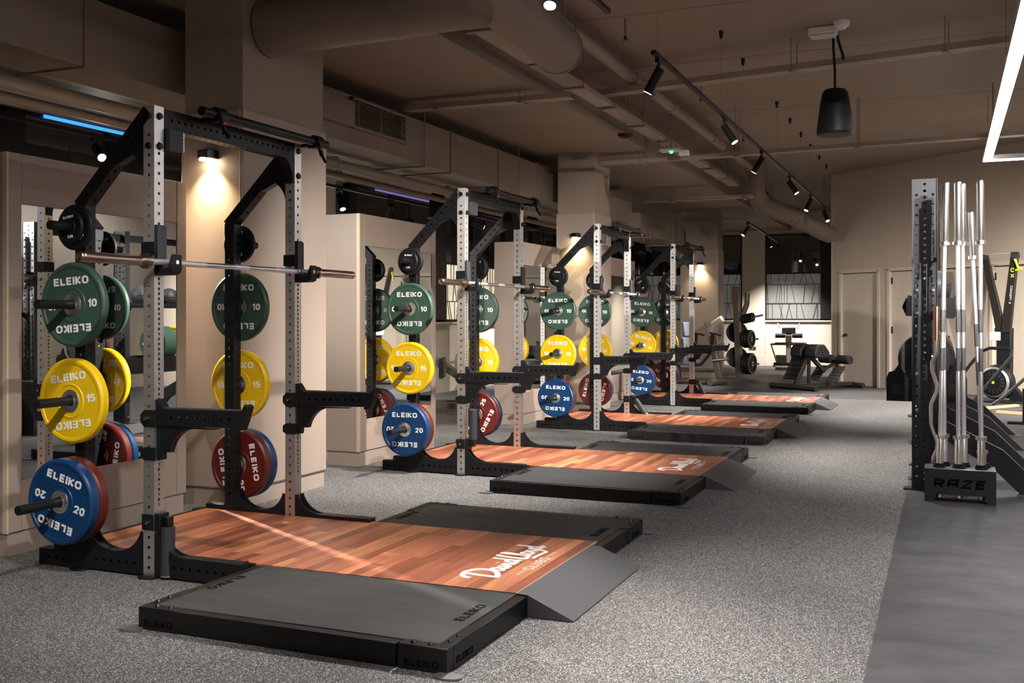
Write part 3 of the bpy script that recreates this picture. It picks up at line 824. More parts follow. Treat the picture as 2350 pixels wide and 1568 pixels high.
MB().lathe([(0, -.075), (.03, -.073), (.042, -.055), (.062, -.045), (.07, -.03), (.075, 0), (0, 0)], 24, Matrix.Rotation(PI / 2, 4, 'X')).build('detector_body', 'white_plastic', r_)
r_ = thing('emergency_light', 'white boxed emergency light fixed beside the smoke detector', 'emergency light', (2.62, 6.0, HC))
MB().bx(-.13, .13, -.08, .08, -.07, -.001).build('housing', 'white_plastic', r_, bevel=.012)
MB().bx(-.115, .115, -.07, .07, -.092, -.07).build('diffuser', 'white_plastic', r_, bevel=.01)
r_ = thing('emergency_light', 'white ceiling unit with a green lamp along the soffit edge', 'emergency light', (.42, 9.0, 3.42))
MB().bx(-.14, .14, -.09, .09, 0, .03).build('housing', 'white_plastic', r_, bevel=.006); MB().bx(.12, .24, -.1, 0, -.07, -.005).build('sensor_box', 'white_plastic', r_, bevel=.006)
MB().lathe([(0, -.028), (.02, -.02), (.026, 0), (0, 0)], 12, Matrix.Translation((0, 0, -.001)) @ Matrix.Rotation(PI / 2, 4, 'X')).build('status_lamp', 'led_green', r_)
MB().cyl((0, 0, .03), (0, 0, .58), .006, seg=6).build('drop_rod', 'pipe_paint', r_)
r_ = thing('ceiling_sensor', 'flat black sensor dome hanging at the soffit edge', 'sensor', (.22, 7.6, 3.42))
MB().lathe([(0, -.045), (.05, -.04), (.085, -.015), (.09, .01), (0, .012)], 20, Matrix.Rotation(PI / 2, 4, 'X')).build('sensor_body', 'black_plastic', r_)
MB().cyl((0, 0, .01), (0, 0, .58), .006, seg=6).build('drop_rod', 'pipe_paint', r_)
# sprinkler heads on small drops
for i, (x, y) in enumerate([(1.0, 5.0), (1.05, 7.9), (1.0, 10.9)]):
    r_ = thing('sprinkler', 'small dark sprinkler head on the ceiling, %s from the camera' % ['first', 'second', 'third'][i], 'sprinkler', (x, y, HC))
    MB().cyl((0, 0, -.16), (0, 0, 0), .012, seg=8).build('drop_pipe', 'pipe_paint', r_)
    MB().lathe([(0, -.2), (.03, -.2), (.03, -.195), (.012, -.19), (.016, -.16), (.0, -.155)], 12, Matrix.Rotation(PI / 2, 4, 'X')).build('head', 'dark_bolt', r_)

# ================================================================== POWER RACKS
UW = .068; RH = 2.345; RW = 1.2605
def hz(a, b_, step): 
    out = []; z = a
    while z <= b_ + 1e-6: out.append(z); z += step
    return out
def arc(cx, cz, r, a0, a1, n=8): return [(cx + r * math.cos(R(a0 + (a1 - a0) * k / n)), cz + r * math.sin(R(a0 + (a1 - a0) * k / n))) for k in range(n + 1)]

def upright_mesh():
    front = hz(.36, 1.76, .025) + hz(1.81, 2.20, .05)
    return MB().perf(RH, UW, UW, hz(.05, 2.22, .05), front, .0085, Matrix.Translation((0, 0, 0)))
def hexbolt(p, dirv, r=.019, h=.013):
    p = Vector(p); d = Vector(dirv)
    return MB().cyl(p, p + d * h, r, r * .85, seg=6)
def make_rack(di):
    r_ = thing('power_rack', '', 'squat rack', (0, DY[di], 0))
    ys = [UW / 2, RW - UW / 2]
    up = upright_mesh().build('upright', 'stainless', r_, loc=(UW / 2, ys[0], 0))
    u2 = up.copy(); COL.objects.link(u2); u2.parent = r_; u2.location = (UW / 2, ys[1], 0)
    for o_ in (up, u2): o_['label'] = 'brushed steel front upright with round holes'
    rb = MB().perf(1.875, UW, UW, hz(.20, 1.82, .05), hz(.20, 1.82, .05), .0085, Matrix.Identity(4)).build('rear_upright', 'black_powder', r_, loc=(-.415, ys[0], 0))
    r2 = rb.copy(); COL.objects.link(r2); r2.parent = r_; r2.location = (-.415, ys[1], 0)
    Ld = math.hypot(.447, .447)
    for y in ys:
        MB().perf(Ld + .015, UW, UW, hz(.08, Ld - .02, .065), hz(.08, Ld - .02, .065), .0085, axis_M((-.432, y, 1.863), (.015, y, 2.310))).build('diagonal_arm', 'black_powder', r_)
        gp = [(0, 2.25), (0, 1.99)] + arc(-.145, 1.985, .14, 0, 62, 7) + [(-.19, 2.06), (-.21, 2.06)]
        MB().prism(gp, 'y', y - .026, y + .026).build('arm_gusset', 'black_powder', r_)
        # collar where arm meets rear post
        MB().bx(-.451, -.379, y - .036, y + .036, 1.80, 1.872).build('post_bracket', 'black_powder', r_, bevel=.002)
    MB().perf(RW - 2 * UW, UW * .98, .1, hz(.06, RW - 2 * UW - .05, .05), hz(.06, RW - 2 * UW - .05, .05), .0085, axis_M((UW / 2, UW, 2.29), (UW / 2, RW - UW, 2.29), (0, 0, 1))).build('crossmember', 'black_powder', r_)
    for y0, sg in ((UW, 1), (RW - UW, -1)):
        yy = lambda t: y0 + sg * t
        poly = [(yy(0), 2.245), (yy(0), 2.10), (yy(.012), 2.10)] + [(yy(a), b_) for a, b_ in arc(.20, 2.10, .188, 180, 100, 8)] + [(yy(.2), 2.245)]
        MB().prism(poly, 'x', .004, UW - .004).build('corner_gusset', 'black_powder', r_)
    # bolts
    for y in ys:
        ss = -1 if y < .5 else 1
        for z in (2.295, 2.145):
            hexbolt((UW / 2, y + ss * UW / 2, z), (0, ss, 0)).build('bolt', 'black_plastic', r_)
            hexbolt((UW, y, z), (1, 0, 0)).build('bolt', 'black_plastic', r_)
    # pull up bar carried by two clamps
    pb = MB().tube([(.165, .235, 2.352), (.165, 1.385, 2.352)], .0245, 16).build('pull_up_bar', 'black_powder', r_)
    for y in (.37, 1.28):
        m = MB(); m.bx(UW - .002, .165, y - .022, y + .022, 2.325, 2.345)
        m.tube([(.165, y - .034, 2.352), (.165, y + .034, 2.352)], .040, 16); m.bx(.12, .21, y - .03, y + .03, 2.315, 2.35)
        m.bar((.18, y, 2.345), (.205, y, 2.265), .02, .022, up=(0, 1, 0)); m.bar((.205, y, 2.268), (.232, y, 2.225), .016, .012, up=(0, 1, 0))
        cl = m.build('bar_clamp', 'black_plastic', r_, bevel=.003)
        MB().bx(.195, .206, y - .012, y + .012, 2.30, 2.325).build('red_lever', 'red_clip', cl, bevel=.003)
        MB().cyl((.165, y - .034, 2.375), (.165, y - .026, 2.375), .012, seg=10).build('red_button', 'red_clip', cl)
    # ridged plate hung from the crossmember
    m = MB(); m.bx(UW + .0, UW + .03, .075, .175, 2.13, 2.24); rp = m.build('storage_bracket', 'grey_polymer', r_, bevel=.003)
    m = MB()
    for k in range(12): m.bx(UW + .002, UW + .034, .172, .180, 2.135 + .0085 * k, 2.139 + .0085 * k)
    m.build('ridges', 'satin_chrome', rp)
    # base rails with curved gussets
    for y in ys:
        for (xa, xb, zz, hh) in ((-.70, -.449, .0, .085), (-.381, -.001, .01, .105), (UW + .001, .588, .01, .105)):
            MB().perf(xb - xa, hh, UW * .96, hz(.07, xb - xa - .05, .05), [], .0085, axis_M((xa, y, zz + hh / 2), (xb, y, zz + hh / 2), (0, 1, 0))).build('base_rail', 'black_powder', r_)
        m = MB(); m.bx(-.60, -.449, y - .03, y + .03, .085, .125); m.build('rail_step', 'black_powder', r_, bevel=.003)
        for (x0, sg) in ((0, -1), (UW, 1), (-.381, 1)):
            poly = [(x0, .115), (x0, .222), (x0 + sg * .014, .222)] + [(x0 + sg * a, b_) for a, b_ in arc(.165, .268, .150, 196, 262, 8)] + [(x0 + sg * .17, .115)]
            MB().prism(poly, 'y', y - .031, y - .022).prism(poly, 'y', y + .022, y + .031).prism([(x0, .112), (x0, .150), (x0 + sg * .035, .150), (x0 + sg * .12, .118), (x0 + sg * .12, .112)], 'y', y - .024, y + .024).build('base_gusset', 'black_powder', r_)
        sg = -1 if y < .5 else 1
        for x in (UW / 2, -.415):
            MB().prism([(x + .06 * math.cos(2 * PI * k / 20), y + sg * .03 + .05 * math.sin(2 * PI * k / 20)) for k in range(20)], 'z', .001, .009).build('foot_plate', 'black_powder', r_)
        for x in (.11, .15, -.33, -.28): MB().cyl((x, y, .115), (x, y, .121), .007, seg=8).build('rail_bolt', 'dark_bolt', r_)
    # plate horns
    for z, ln in ((1.752, .195), (1.357, .275), (.868, .275), (.366, .385)):
        for y0, sg in ((0.0, -1), (RW, 1)):
            m = MB(); m.cyl((-.415, y0 - sg * .004, z), (-.415, y0 + sg * ln, z), .0235, seg=20)
            m.cyl((-.415, y0, z), (-.415, y0 + sg * .012, z), .033, seg=20)
            m.build('weight_horn', 'black_powder', r_)
    # j cups
    for y in ys:
        m = MB(); t = .006; a = UW / 2
        m.bx(UW + .002, UW + .012, y - a, y + a, 1.502, 1.752)           # back plate
        m.bx(-.008, UW + .01, y - a - t - .002, y - a - .001, 1.60, 1.668); m.bx(-.008, UW + .01, y + a + .001, y + a + t + .002, 1.60, 1.668)
        m.bx(-.010, -.002, y - a - t, y + a + t, 1.60, 1.668)
        m.bx(UW + .002, .158, y - a + .004, y + a - .004, 1.502, 1.536)
        m.prism([(.150, 1.502), (.176, 1.51), (.184, 1.53), (.184, 1.598), (.176, 1.604), (.156, 1.560), (.150, 1.536)], 'y', y - a + .002, y + a - .002)
        jc = m.build('j_cup', 'black_powder', r_, bevel=.002)
        MB().bx(UW + .0125, UW + .0225, y - a + .003, y + a - .003, 1.545, 1.745).build('wear_pad', 'grey_polymer', jc, bevel=.003)
        MB().bx(UW + .013, .150, y - a + .006, y + a - .006, 1.5365, 1.550).build('shelf_pad', 'grey_polymer', jc, bevel=.002)
        MB().cyl((.184, y, 1.565), (.1855, y, 1.565), .0105, seg=16).lathe([(0, 0), (.001, 0)], 4).build('badge', 'letter_white', jc)
    # safety spotter arms
    for y, dz in ((ys[0], 0), (ys[1], .004)):
        m = MB(); a = UW / 2; zt = .838 + dz
        m.perf(.50, .082, .055, hz(.09, .46, .05), [], .0085, axis_M((UW + .010, y, zt - .043), (UW + .512, y, zt - .043 + .010), (0, 1, 0)))
        m.prism([(UW + .002, zt + .045), (UW + .012, zt + .05), (UW + .05, zt - .002), (UW + .05, zt - .02), (UW + .002, zt - .02)], 'y', y - .026, y + .026)
        m.prism([(.545, zt - .09), (.582, zt - .085), (.60, zt - .04), (.622, zt + .028), (.606, zt + .038), (.592, zt + .008), (.56, zt - .002)], 'y', y - .028, y + .028)
        cv = [(UW + .002, zt - .085), (UW + .002, zt - .252), (UW + .028, zt - .252), (UW + .034, zt - .21)] + arc(.30, zt - .245, .155, 168, 95, 8) + [(.43, zt - .088), (.43, zt - .085)]
        m.prism(cv, 'y', y - .02, y + .02)
        for z0, z1 in ((zt - .09, zt - .005), (zt - .255, zt - .19)):
            zc = (z0 + z1) / 2
            for q in (-1, 1):
                yy0 = y + q * (a + .0015); yy1 = y + q * (a + .0085)
                m.prism([(-.012, zc - .018), (.012, z0), (UW + .012, z0), (UW + .012, z1), (.012, z1), (-.012, zc + .018)], 'y', min(yy0, yy1), max(yy0, yy1))
        sa = m.build('spotter_arm', 'black_powder', r_)
        MB().bx(UW + .05, .572, y - .024, y + .024, zt - .001, zt + .010).build('wear_pad', 'grey_polymer', sa, bevel=.002)
        MB().cyl((UW / 2, y - a - .03, zt - .047), (UW / 2, y + a + .012, zt - .047), .0085, seg=10).build('locking_pin', 'bright_bolt', sa)
    return r_
def landmine(rack, y, z, piv, dirv):
    m = MB(); a = UW / 2
    m.bx(UW + .001, UW + .035, y - a, y + a, z - .045, z + .045); m.bx(-.006, UW, y - a - .007, y - a - .001, z - .04, z + .04)
    br = m.build('landmine_bracket', 'black_powder', rack, bevel=.004)
    MB().cyl((UW / 2, y - a - .02, z), (UW / 2, y - a - .007, z), .008, seg=10).build('locking_pin', 'bright_bolt', br)
    p = Vector((UW + .06, y, z + .01)); d = Vector(dirv).normalized()
    MB().bx(UW + .034, UW + .075, y - .022, y + .022, z - .02, z + .03).build('hinge_block', 'dark_bolt', br, bevel=.004)
    m = MB(); m.cyl(p + d * .03, p + d * .27, .034, seg=20); t = m.build('bar_tube', 'grey_polymer', br)
    m = MB(); m.lathe([(.027, 0), (.0355, 0), (.0355, .006), (.027, .006)], 20, axis_M(p + d * .268, p + d * .4) @ Matrix.Rotation(PI / 2, 4, 'X'), True); m.build('steel_lip', 'satin_chrome', t)

RACKS = [make_rack(0)]
for i in range(1, 4):
    c_ = copy_tree(RACKS[0]); c_.location = (0, DY[i], 0); RACKS.append(c_)
RLAB = ['black and brushed steel squat rack nearest the camera, in front of the first column',
        'second black and brushed steel squat rack, beside the panel with the pale side',
        'third black and brushed steel squat rack, in front of the second column',
        'farthest black and brushed steel squat rack, before the chest press']
for i, r_ in enumerate(RACKS): r_['label'] = RLAB[i]; r_['group'] = 'squat racks along the wall'
landmine(RACKS[0], UW / 2, .275, 0, (.02, -.06, -1))
landmine(RACKS[1], UW / 2, .255, 0, (.02, -.02, 1))
landmine(RACKS[2], RW - UW / 2, .270, 0, (.62, -.28, -.72))
landmine(RACKS[3], RW - UW / 2, .275, 0, (.45, -.20, -.86))

# ================================================================== WEIGHT PLATES
PR = .2165
def disc_prof(t, rb=.0262):
    h = t / 2
    f = [(.056, h - .004), (.078, h - .004), (.081, h - .001), (.086, h - .001), (.089, h - .005), (.187, h - .005), (.191, h - .001), (.204, h), (.211, h - .004), (PR, h - .010)]
    return f
def make_plate(colmat, t, number):
    h = t / 2; f = disc_prof(t)
    m = MB().lathe(f + [(r, -z) for r, z in f[::-1]] , 56, None, True)
    o = m.build('bumper_plate', colmat)
    hb = [(.0262, h + .004), (.032, h + .005), (.040, h + .001), (.054, h + .001), (.058, h - .001), (.059, h - .005)]
    MB().lathe(hb + [(r, -z) for r, z in hb[::-1]], 32, None, True).build('steel_hub', 'hub_steel', o)
    for s_, A in ((-1, Vector((1, 0, 0))), (1, Vector((-1, 0, 0)))):
        O = Vector((0, s_ * (h - .005), 0)); Bv = Vector((0, 0, 1)); N_ = Vector((0, s_, 0))
        for q in (1, -1):
            m = MB(); text(m, 'ELEIKO', .040, .0096, O + Bv * q * .121, A * q, Bv * q, N_, .0022, gap=.0075, wid=1.08); m.build('lettering', 'letter_white', o)
            m = MB(); text(m, number, .040, .0092, O + A * q * .134, A * q, Bv * q, N_, .0022, gap=.007); m.build('number', 'letter_white', o)
    return o
def make_small(r, t, number):
    h = t / 2
    f = [(.0262, h), (.036, h), (.039, h - .003), (r * .62, h - .003), (r * .68, h), (r * .9, h), (r * .97, h - .004), (r, h - .009)]
    o = MB().lathe(f + [(a, -b_) for a, b_ in f[::-1]], 44, None, True).build('small_plate', 'black_rubber')
    for s_, A in ((-1, Vector((1, 0, 0))), (1, Vector((-1, 0, 0)))):
        O = Vector((0, s_ * (h - .001), 0)); Bv = Vector((0, 0, 1)); N_ = Vector((0, s_, 0)); k = r / .085
        m = MB(); text(m, 'ELEIKO', .0125 * k, .0032 * k, O + Bv * .050 * k, A, Bv, N_, .0015, wid=1.05); m.build('lettering', 'letter_white', o)
        m = MB(); text(m, number, .014 * k, .0032 * k, O - Bv * .050 * k, A, Bv, N_, .0015); m.build('number', 'letter_white', o)
    return o
T = {'green': .042, 'yellow': .053, 'blue': .060, 'red': .062, 'black': .030, 'small': .022}
PROTO = {}
PLATE_GRP = 'weight plates on the rack horns'
NUM = {'green': '10', 'yellow': '15', 'blue': '20', 'red': '25', 'black': '2.5', 'small': '1.25'}
def put_plate(kind, x, y, z, rot, label, group=PLATE_GRP):
    if kind not in PROTO:
        if kind == 'black': o = make_small(.117, T['black'], '2.5')
        elif kind == 'small': o = make_small(.086, T['small'], '1.25')
        else: o = make_plate('plate_' + kind, T[kind], NUM[kind])
        PROTO[kind] = o
    else: o = copy_tree(PROTO[kind])
    o.location = (x, y, z); o.rotation_euler = (0, R(-rot), 0)
    o['label'] = label; o['category'] = 'weight plate'; o['group'] = group
    return o
RN = ['nearest rack', 'second rack', 'third rack', 'farthest rack']
ROT = [dict(g=4, y=8, b=-15, r=20, s=8, fg=0, fy=2, fr=-80, fs=10), dict(g=0, y=0, b=0, r=5, s=-2, fg=0, fy=-2, fr=62, fs=160),
       dict(g=0, y=-1, b=-2, r=10, s=-3, fg=-3, fy=-4, fr=78, fs=75), dict(g=-5, y=-14, b=-5, r=-25, s=30, fg=-4, fy=-6, fr=150, fs=-55)]
for i, d in enumerate(ROT):
    Y = DY[i]; X = -.415; n = RN[i]
    y0 = Y - .015
    put_plate('green', X, y0 - T['green'] / 2, 1.357, d['g'], f'green plate marked 10, on the near side of the {n}')
    put_plate('yellow', X, y0 - T['yellow'] / 2, .868, d['y'], f'yellow plate marked 15, on the near side of the {n}')
    put_plate('red', X, y0 - T['red'] / 2, .366, d['r'], f'red plate tucked behind the blue one, near side of the {n}')
    put_plate('blue', X, y0 - T['red'] - .001 - T['blue'] / 2, .366, d['b'], f'blue plate marked 20, outermost on the near side of the {n}')
    put_plate('black', X, y0 - T['black'] / 2, 1.752, d['s'] + 40, f'larger small black plate against the post, near side of the {n}')
    put_plate('small', X, y0 - .036 - T['small'] / 2, 1.752, d['s'], f'smallest black plate marked 1.25, outermost on the near side of the {n}')
    y1 = Y + RW + .018
    put_plate('green', X, y1 + T['green'] / 2, 1.357, d['fg'], f'green plate marked 10, on the far side of the {n}')
    put_plate('yellow', X, y1 + T['yellow'] / 2, .868, d['fy'], f'yellow plate marked 15, on the far side of the {n}')
    put_plate('red', X, y1 + T['red'] / 2, .366, d['fr'], f'red plate marked 25, on the far side of the {n}')
    put_plate('blue', X, y1 + T['red'] + .001 + T['blue'] / 2, .366, 12, f'blue plate behind the red one, far side of the {n}')
    put_plate('black', X, y1 + T['black'] / 2, 1.752, d['fs'], f'small black plate on the top horn, far side of the {n}')

# ================================================================== BARBELLS
def make_barbell(L=2.299, sl=.43, mats=('bronze_steel', 'knurl', 'satin_chrome'), bands=True):
    # along local +Y from 0; root mesh is the shaft
    m = MB(); y0, y1 = sl, L - sl; r = .0145
    segs = []
    o = MB().cyl((0, y0, 0), (0, y1, 0), r, seg=16).build('barbell', mats[2])
    md = L / 2
    for a, b_ in ((y0 + .03, y0 + .16), (y0 + .175, y0 + .195), (y0 + .21, y0 + .42), *(((md - .215, md - .055), (md + .055, md + .215)) if len(mats) > 3 else ((md - .06, md + .06),)), (y1 - .42, y1 - .21), (y1 - .195, y1 - .175), (y1 - .16, y1 - .03)):
        MB().cyl((0, a, 0), (0, b_, 0), r + .0008, seg=16).build('knurled_grip', mats[3] if len(mats) > 3 and abs(a + b_ - L) < .5 else mats[1], o)
    for ya, yb, s_ in ((0, y0, 1), (L, y1, -1)):
        MB().lathe([(0, 0), (.017, 0), (.021, .002), (.0248, .006), (.0248, .018), (.0235, .019), (.0248, .021), (.0248, sl - .03), (.024, sl - .028), (.037, sl - .026), (.0375, sl - .002), (.022, sl), (.0, sl)] if s_ > 0 else
                   [(0, 0), (.017, 0), (.021, -.002), (.0248, -.006), (.0248, -.018), (.0235, -.019), (.0248, -.021), (.0248, -sl + .03), (.024, -sl + .028), (.037, -sl + .026), (.0375, -sl + .002), (.022, -sl), (0, -sl)], 24,
                   Matrix.Translation((0, ya, 0))).build('sleeve', mats[0], o)
    return o
BB = make_barbell()
for i in range(4):
    o = BB if i == 0 else copy_tree(BB)
    o.location = (.119, DY[i] - .5316, 1.5655)
    tag(o, f'steel barbell with bronze coloured sleeves resting across the {RN[i]}', 'barbell', 'barbells on the racks')

# ================================================================== LIFTING PLATFORMS
def make_platform():
    r_ = thing('lifting_platform', '', 'lifting platform', (0, 0, 0))
    x0, x1, y0, y1, H = .592, 2.014, -.667, 1.938, .093
    wx0, wx1, wy0, wy1 = -.60, 1.962, .122, 1.238
    # steel edge frame
    fr = MB(); e = .05
    for nm, a in (('edge_beam', (x0 + .19, x1 - .21, y0, y0 + e, .0, H - .004)), ('edge_beam', (x0 + .19, x1 - .21, y1 - e, y1, 0, H - .004)),
                  ('edge_beam', (x1 - e, x1, y0 + .3, y1 - .3, 0, H - .004)),
                  ('edge_beam', (x0, x0 + e, y0 + .3, wy0 - .004, 0, H - .004)), ('edge_beam', (x0, x0 + e, wy1 + .004, y1 - .3, 0, H - .004))):
        MB().bx(*a).build(nm, 'frame_black', r_, bevel=.003)
    for cx, sx in ((x0, 1), (x1, -1)):
        for cy, sy in ((y0, 1), (y1, -1)):
            m = MB()
            ax, bxx = sorted((cx - sx * .003, cx + sx * .20)); ay, by = sorted((cy - sy * .003, cy + sy * (e + .004)))
            m.bx(ax, bxx, ay, by, 0, H)
            ax, bxx = sorted((cx - sx * .003, cx + sx * (e + .004))); ay, by = sorted((cy + sy * (e + .004), cy + sy * .30))
            m.bx(ax, bxx, ay, by, 0, H)
            cb = m.build('corner_bracket', 'frame_black', r_, bevel=.003)
            m = MB()
            text(m, 'ELEIKO', .026, .006, (cx + sx * .10, cy - sy * .0031, .030), (1 if sy > 0 else -1, 0, 0), (0, 0, 1), Vector((0, -sy, 0)), .0012, wid=1.1); m.build('stamped_lettering', 'letter_black', cb); m = MB()
            text(m, 'ELEIKO', .026, .006, (cx - sx * .0031, cy + sy * .15, .030), (0, -sx, 0), (0, 0, 1), Vector((-sx, 0, 0)), .0012, wid=1.1)
            m.build('stamped_lettering', 'letter_black', cb)
            for (ox, oy) in ((.025, .085), (.025, .155), (.075, .025), (.145, .025)):
                MB().lathe([(0, .010), (.006, .0095), (.010, .006), (.012, 0), (0, 0)], 12, Matrix.Translation((cx + sx * ox, cy + sy * oy, H)) @ Matrix.Rotation(PI / 2, 4, 'X')).build('bolt', 'dark_bolt', cb)
            MB().prism([(cx - sx * .02 + .055 * math.cos(2 * PI * k / 18), cy - sy * .025 + .035 * math.sin(2 * PI * k / 18)) for k in range(18)], 'z', .001, .008).build('anchor_plate', 'anchor_steel', cb)
    # rubber drop mats
    for a, b_, s_ in ((y0 + e + .002, wy0 - .002, 1), (wy1 + .002, y1 - e - .002, -1)):
        mt = MB().bx(x0 + e + .002, x1 - e - .002, a, b_, .004, H - .001).build('drop_mat', 'mat_rubber', r_, bevel=.003)
        for xx, fl_ in ((x0 + .085, 1), (x1 - .115, -1)):
            yy = (a + b_) / 2 - s_ * .10 if True else 0
            yc = a + .40 if s_ > 0 else b_ - .40
            m = MB(); text(m, 'ELEIKO', .042, .010, (xx, yc, H - .001), (0, fl_ * -1 if fl_ > 0 else 1, 0), (fl_ * 1.0, 0, 0) if fl_ > 0 else (-1, 0, 0), Vector((0, 0, 1)), .0012, wid=1.15); m.build('stamped_lettering', 'letter_black', mt)
    # support under the wood and its black rim inside the rack
    MB().bx(wx0, wx1, wy0 + .001, wy1 - .001, .004, .084).build('deck_base', 'frame_black', r_)
    m = MB(); m.bx(wx0 - .02, x0 - .004, wy0 - .026, wy0 - .001, .0, .098); m.bx(wx0 - .02, x0 - .004, wy1 + .001, wy1 + .02, .0, .098); m.bx(wx0 - .02, wx0 - .001, wy0 - .026, wy1 + .02, 0, .098)
    m.build('deck_rim', 'frame_black', r_, bevel=.002)
    for y in (wy0 - .013, wy1 + .010):
        for x in (x0 - .05, x0 - .10): MB().lathe([(0, .010), (.006, .0095), (.010, .006), (.012, 0), (0, 0)], 12, Matrix.Translation((x, y, .098)) @ Matrix.Rotation(PI / 2, 4, 'X')).build('bolt', 'dark_bolt', r_)
    # wood strips across the deck
    rnd = random.Random(5)
    n = 42; sw = (wx1 - .004 - wx0) / n; cache = {}
    for k in range(n):
        xa = wx0 + k * sw
        cuts = [wy0]; y = wy0
        first = rnd.uniform(.15, .75)
        y += first; cuts.append(y)
        while y + .75 < wy1: y += rnd.uniform(.55, .75); cuts.append(y)
        if wy1 - cuts[-1] < .12: cuts.pop()
        cuts.append(wy1)
        for a, b_ in zip(cuts, cuts[1:]):
            L_ = b_ - a - .0008; hw = sw / 2 - .0004
            o = MB().add([(-hw, -L_ / 2, 0), (hw, -L_ / 2, 0), (hw, L_ / 2, 0), (-hw, L_ / 2, 0), (-hw, -L_ / 2, .0102), (hw, -L_ / 2, .0102), (hw, L_ / 2, .0102), (-hw, L_ / 2, .0102)],
                         [(3, 2, 1, 0), (4, 5, 6, 7), (0, 1, 5, 4), (1, 2, 6, 5), (2, 3, 7, 6), (3, 0, 4, 7)]).build('plank', 'plank_wood', r_, smooth=False)
            o.location = (xa + sw / 2, (a + b_) / 2, .0842 + rnd.uniform(0, .0004))
    MB().bx(wx1 - .003, wx1 + .0015, wy0, wy1, .084, .0955).build('deck_edge_strip', 'pale_trim', r_)
    # ramp at the aisle end
    ra, rb_ = .11, 1.128
    rp = MB().prism([(x1 + .001, 0.001), (2.228, .001), (2.228, .006), (x1 + .001, H + .004), (x1 - e, H + .004), (x1 - e, H - .003), (x1 + .001, H - .003)], 'y', ra, rb_).build('ramp', 'ramp_paint', r_, bevel=.0015)
    # logo on the wood: script word over small capitals, read from the aisle
    m = MB(); A = Vector((0, 1, 0)); Bv = Vector((-1, 0, 0)); O = Vector((1.758, .29, .0948)); N_ = Vector((0, 0, 1))
    def sc(pts, hw=.011, nn=5, s=.1):
        P_ = [(p.x * s, p.y * s) for p in catmull(pts, nn)]
        stroke(m, P_, hw, O, A, Bv, N_, .0008)
    # D
    sc([(-.1, .95), (.0, 1.28), (.3, 1.52), (.9, 1.62), (1.45, 1.35), (1.62, .85), (1.4, .32), (.95, .02), (.55, -.12), (.5, .0)], .014)
    sc([(.62, 1.5), (.55, .9), (.5, .0)], .013)
    # a v i d
    sc([(2.1, .62), (1.85, .72), (1.66, .42), (1.75, .1), (1.98, .22), (2.12, .62)]); sc([(2.12, .66), (2.12, .2), (2.3, .08), (2.42, .3)])
    sc([(2.42, .66), (2.55, .12), (2.72, .25), (2.86, .66)])
    sc([(3.02, .64), (3.02, .18), (3.2, .1), (3.3, .3)]); sc([(3.03, .92), (3.06, .96)])
    sc([(3.78, .62), (3.52, .7), (3.36, .4), (3.46, .1), (3.68, .22), (3.8, .62)]); sc([(3.86, 1.55), (3.84, .8), (3.84, .2), (4.0, .08)])
    # L l o y d
    sc([(4.62, 1.58), (4.4, 1.4), (4.34, .8), (4.30, .2), (4.38, .0), (4.8, .05), (5.1, .1)], .013)
    sc([(4.9, .1), (5.1, .7), (5.2, 1.4), (5.04, 1.55), (4.95, 1.2), (4.98, .4), (5.15, .1), (5.35, .25)])
    sc([(5.62, .66), (5.38, .6), (5.36, .2), (5.58, .08), (5.78, .3), (5.66, .66)])
    sc([(5.98, .66), (6.02, .3), (6.2, .14), (6.38, .4), (6.42, .66)]); sc([(6.42, .66), (6.36, .0), (6.12, -.42), (5.5, -.36), (4.9, -.30), (4.55, -.34)], .010)
    sc([(6.92, .62), (6.68, .7), (6.54, .4), (6.64, .1), (6.84, .22), (6.94, .62)]); sc([(7.0, 1.55), (6.98, .8), (6.98, .2), (7.14, .1), (7.3, .3)])
    text(m, 'CLUBS', .052, .007, (1.846, .655, .0948), A, Bv, N_, .0008, gap=.012)
    m.bx(1.841, 1.846, .41, .51, .0948, .0956); m.bx(1.841, 1.846, .80, .92, .0948, .0956)
    m.build('deck_lettering', 'logo_white', r_)
    return r_
PL = [make_platform()]
PLAB = ['black lifting platform with red brown wood deck, nearest the camera', 'second lifting platform from the camera, with wood deck and ramp',
        'third lifting platform from the camera, with wood deck and ramp', 'farthest lifting platform, its ramp ending by the back extension bench']
for i in range(1, 4):
    c_ = copy_tree(PL[0]); c_.location = (0, DY[i], 0); PL.append(c_)
for i, p in enumerate(PL): p['label'] = PLAB[i]; p['group'] = 'lifting platforms'

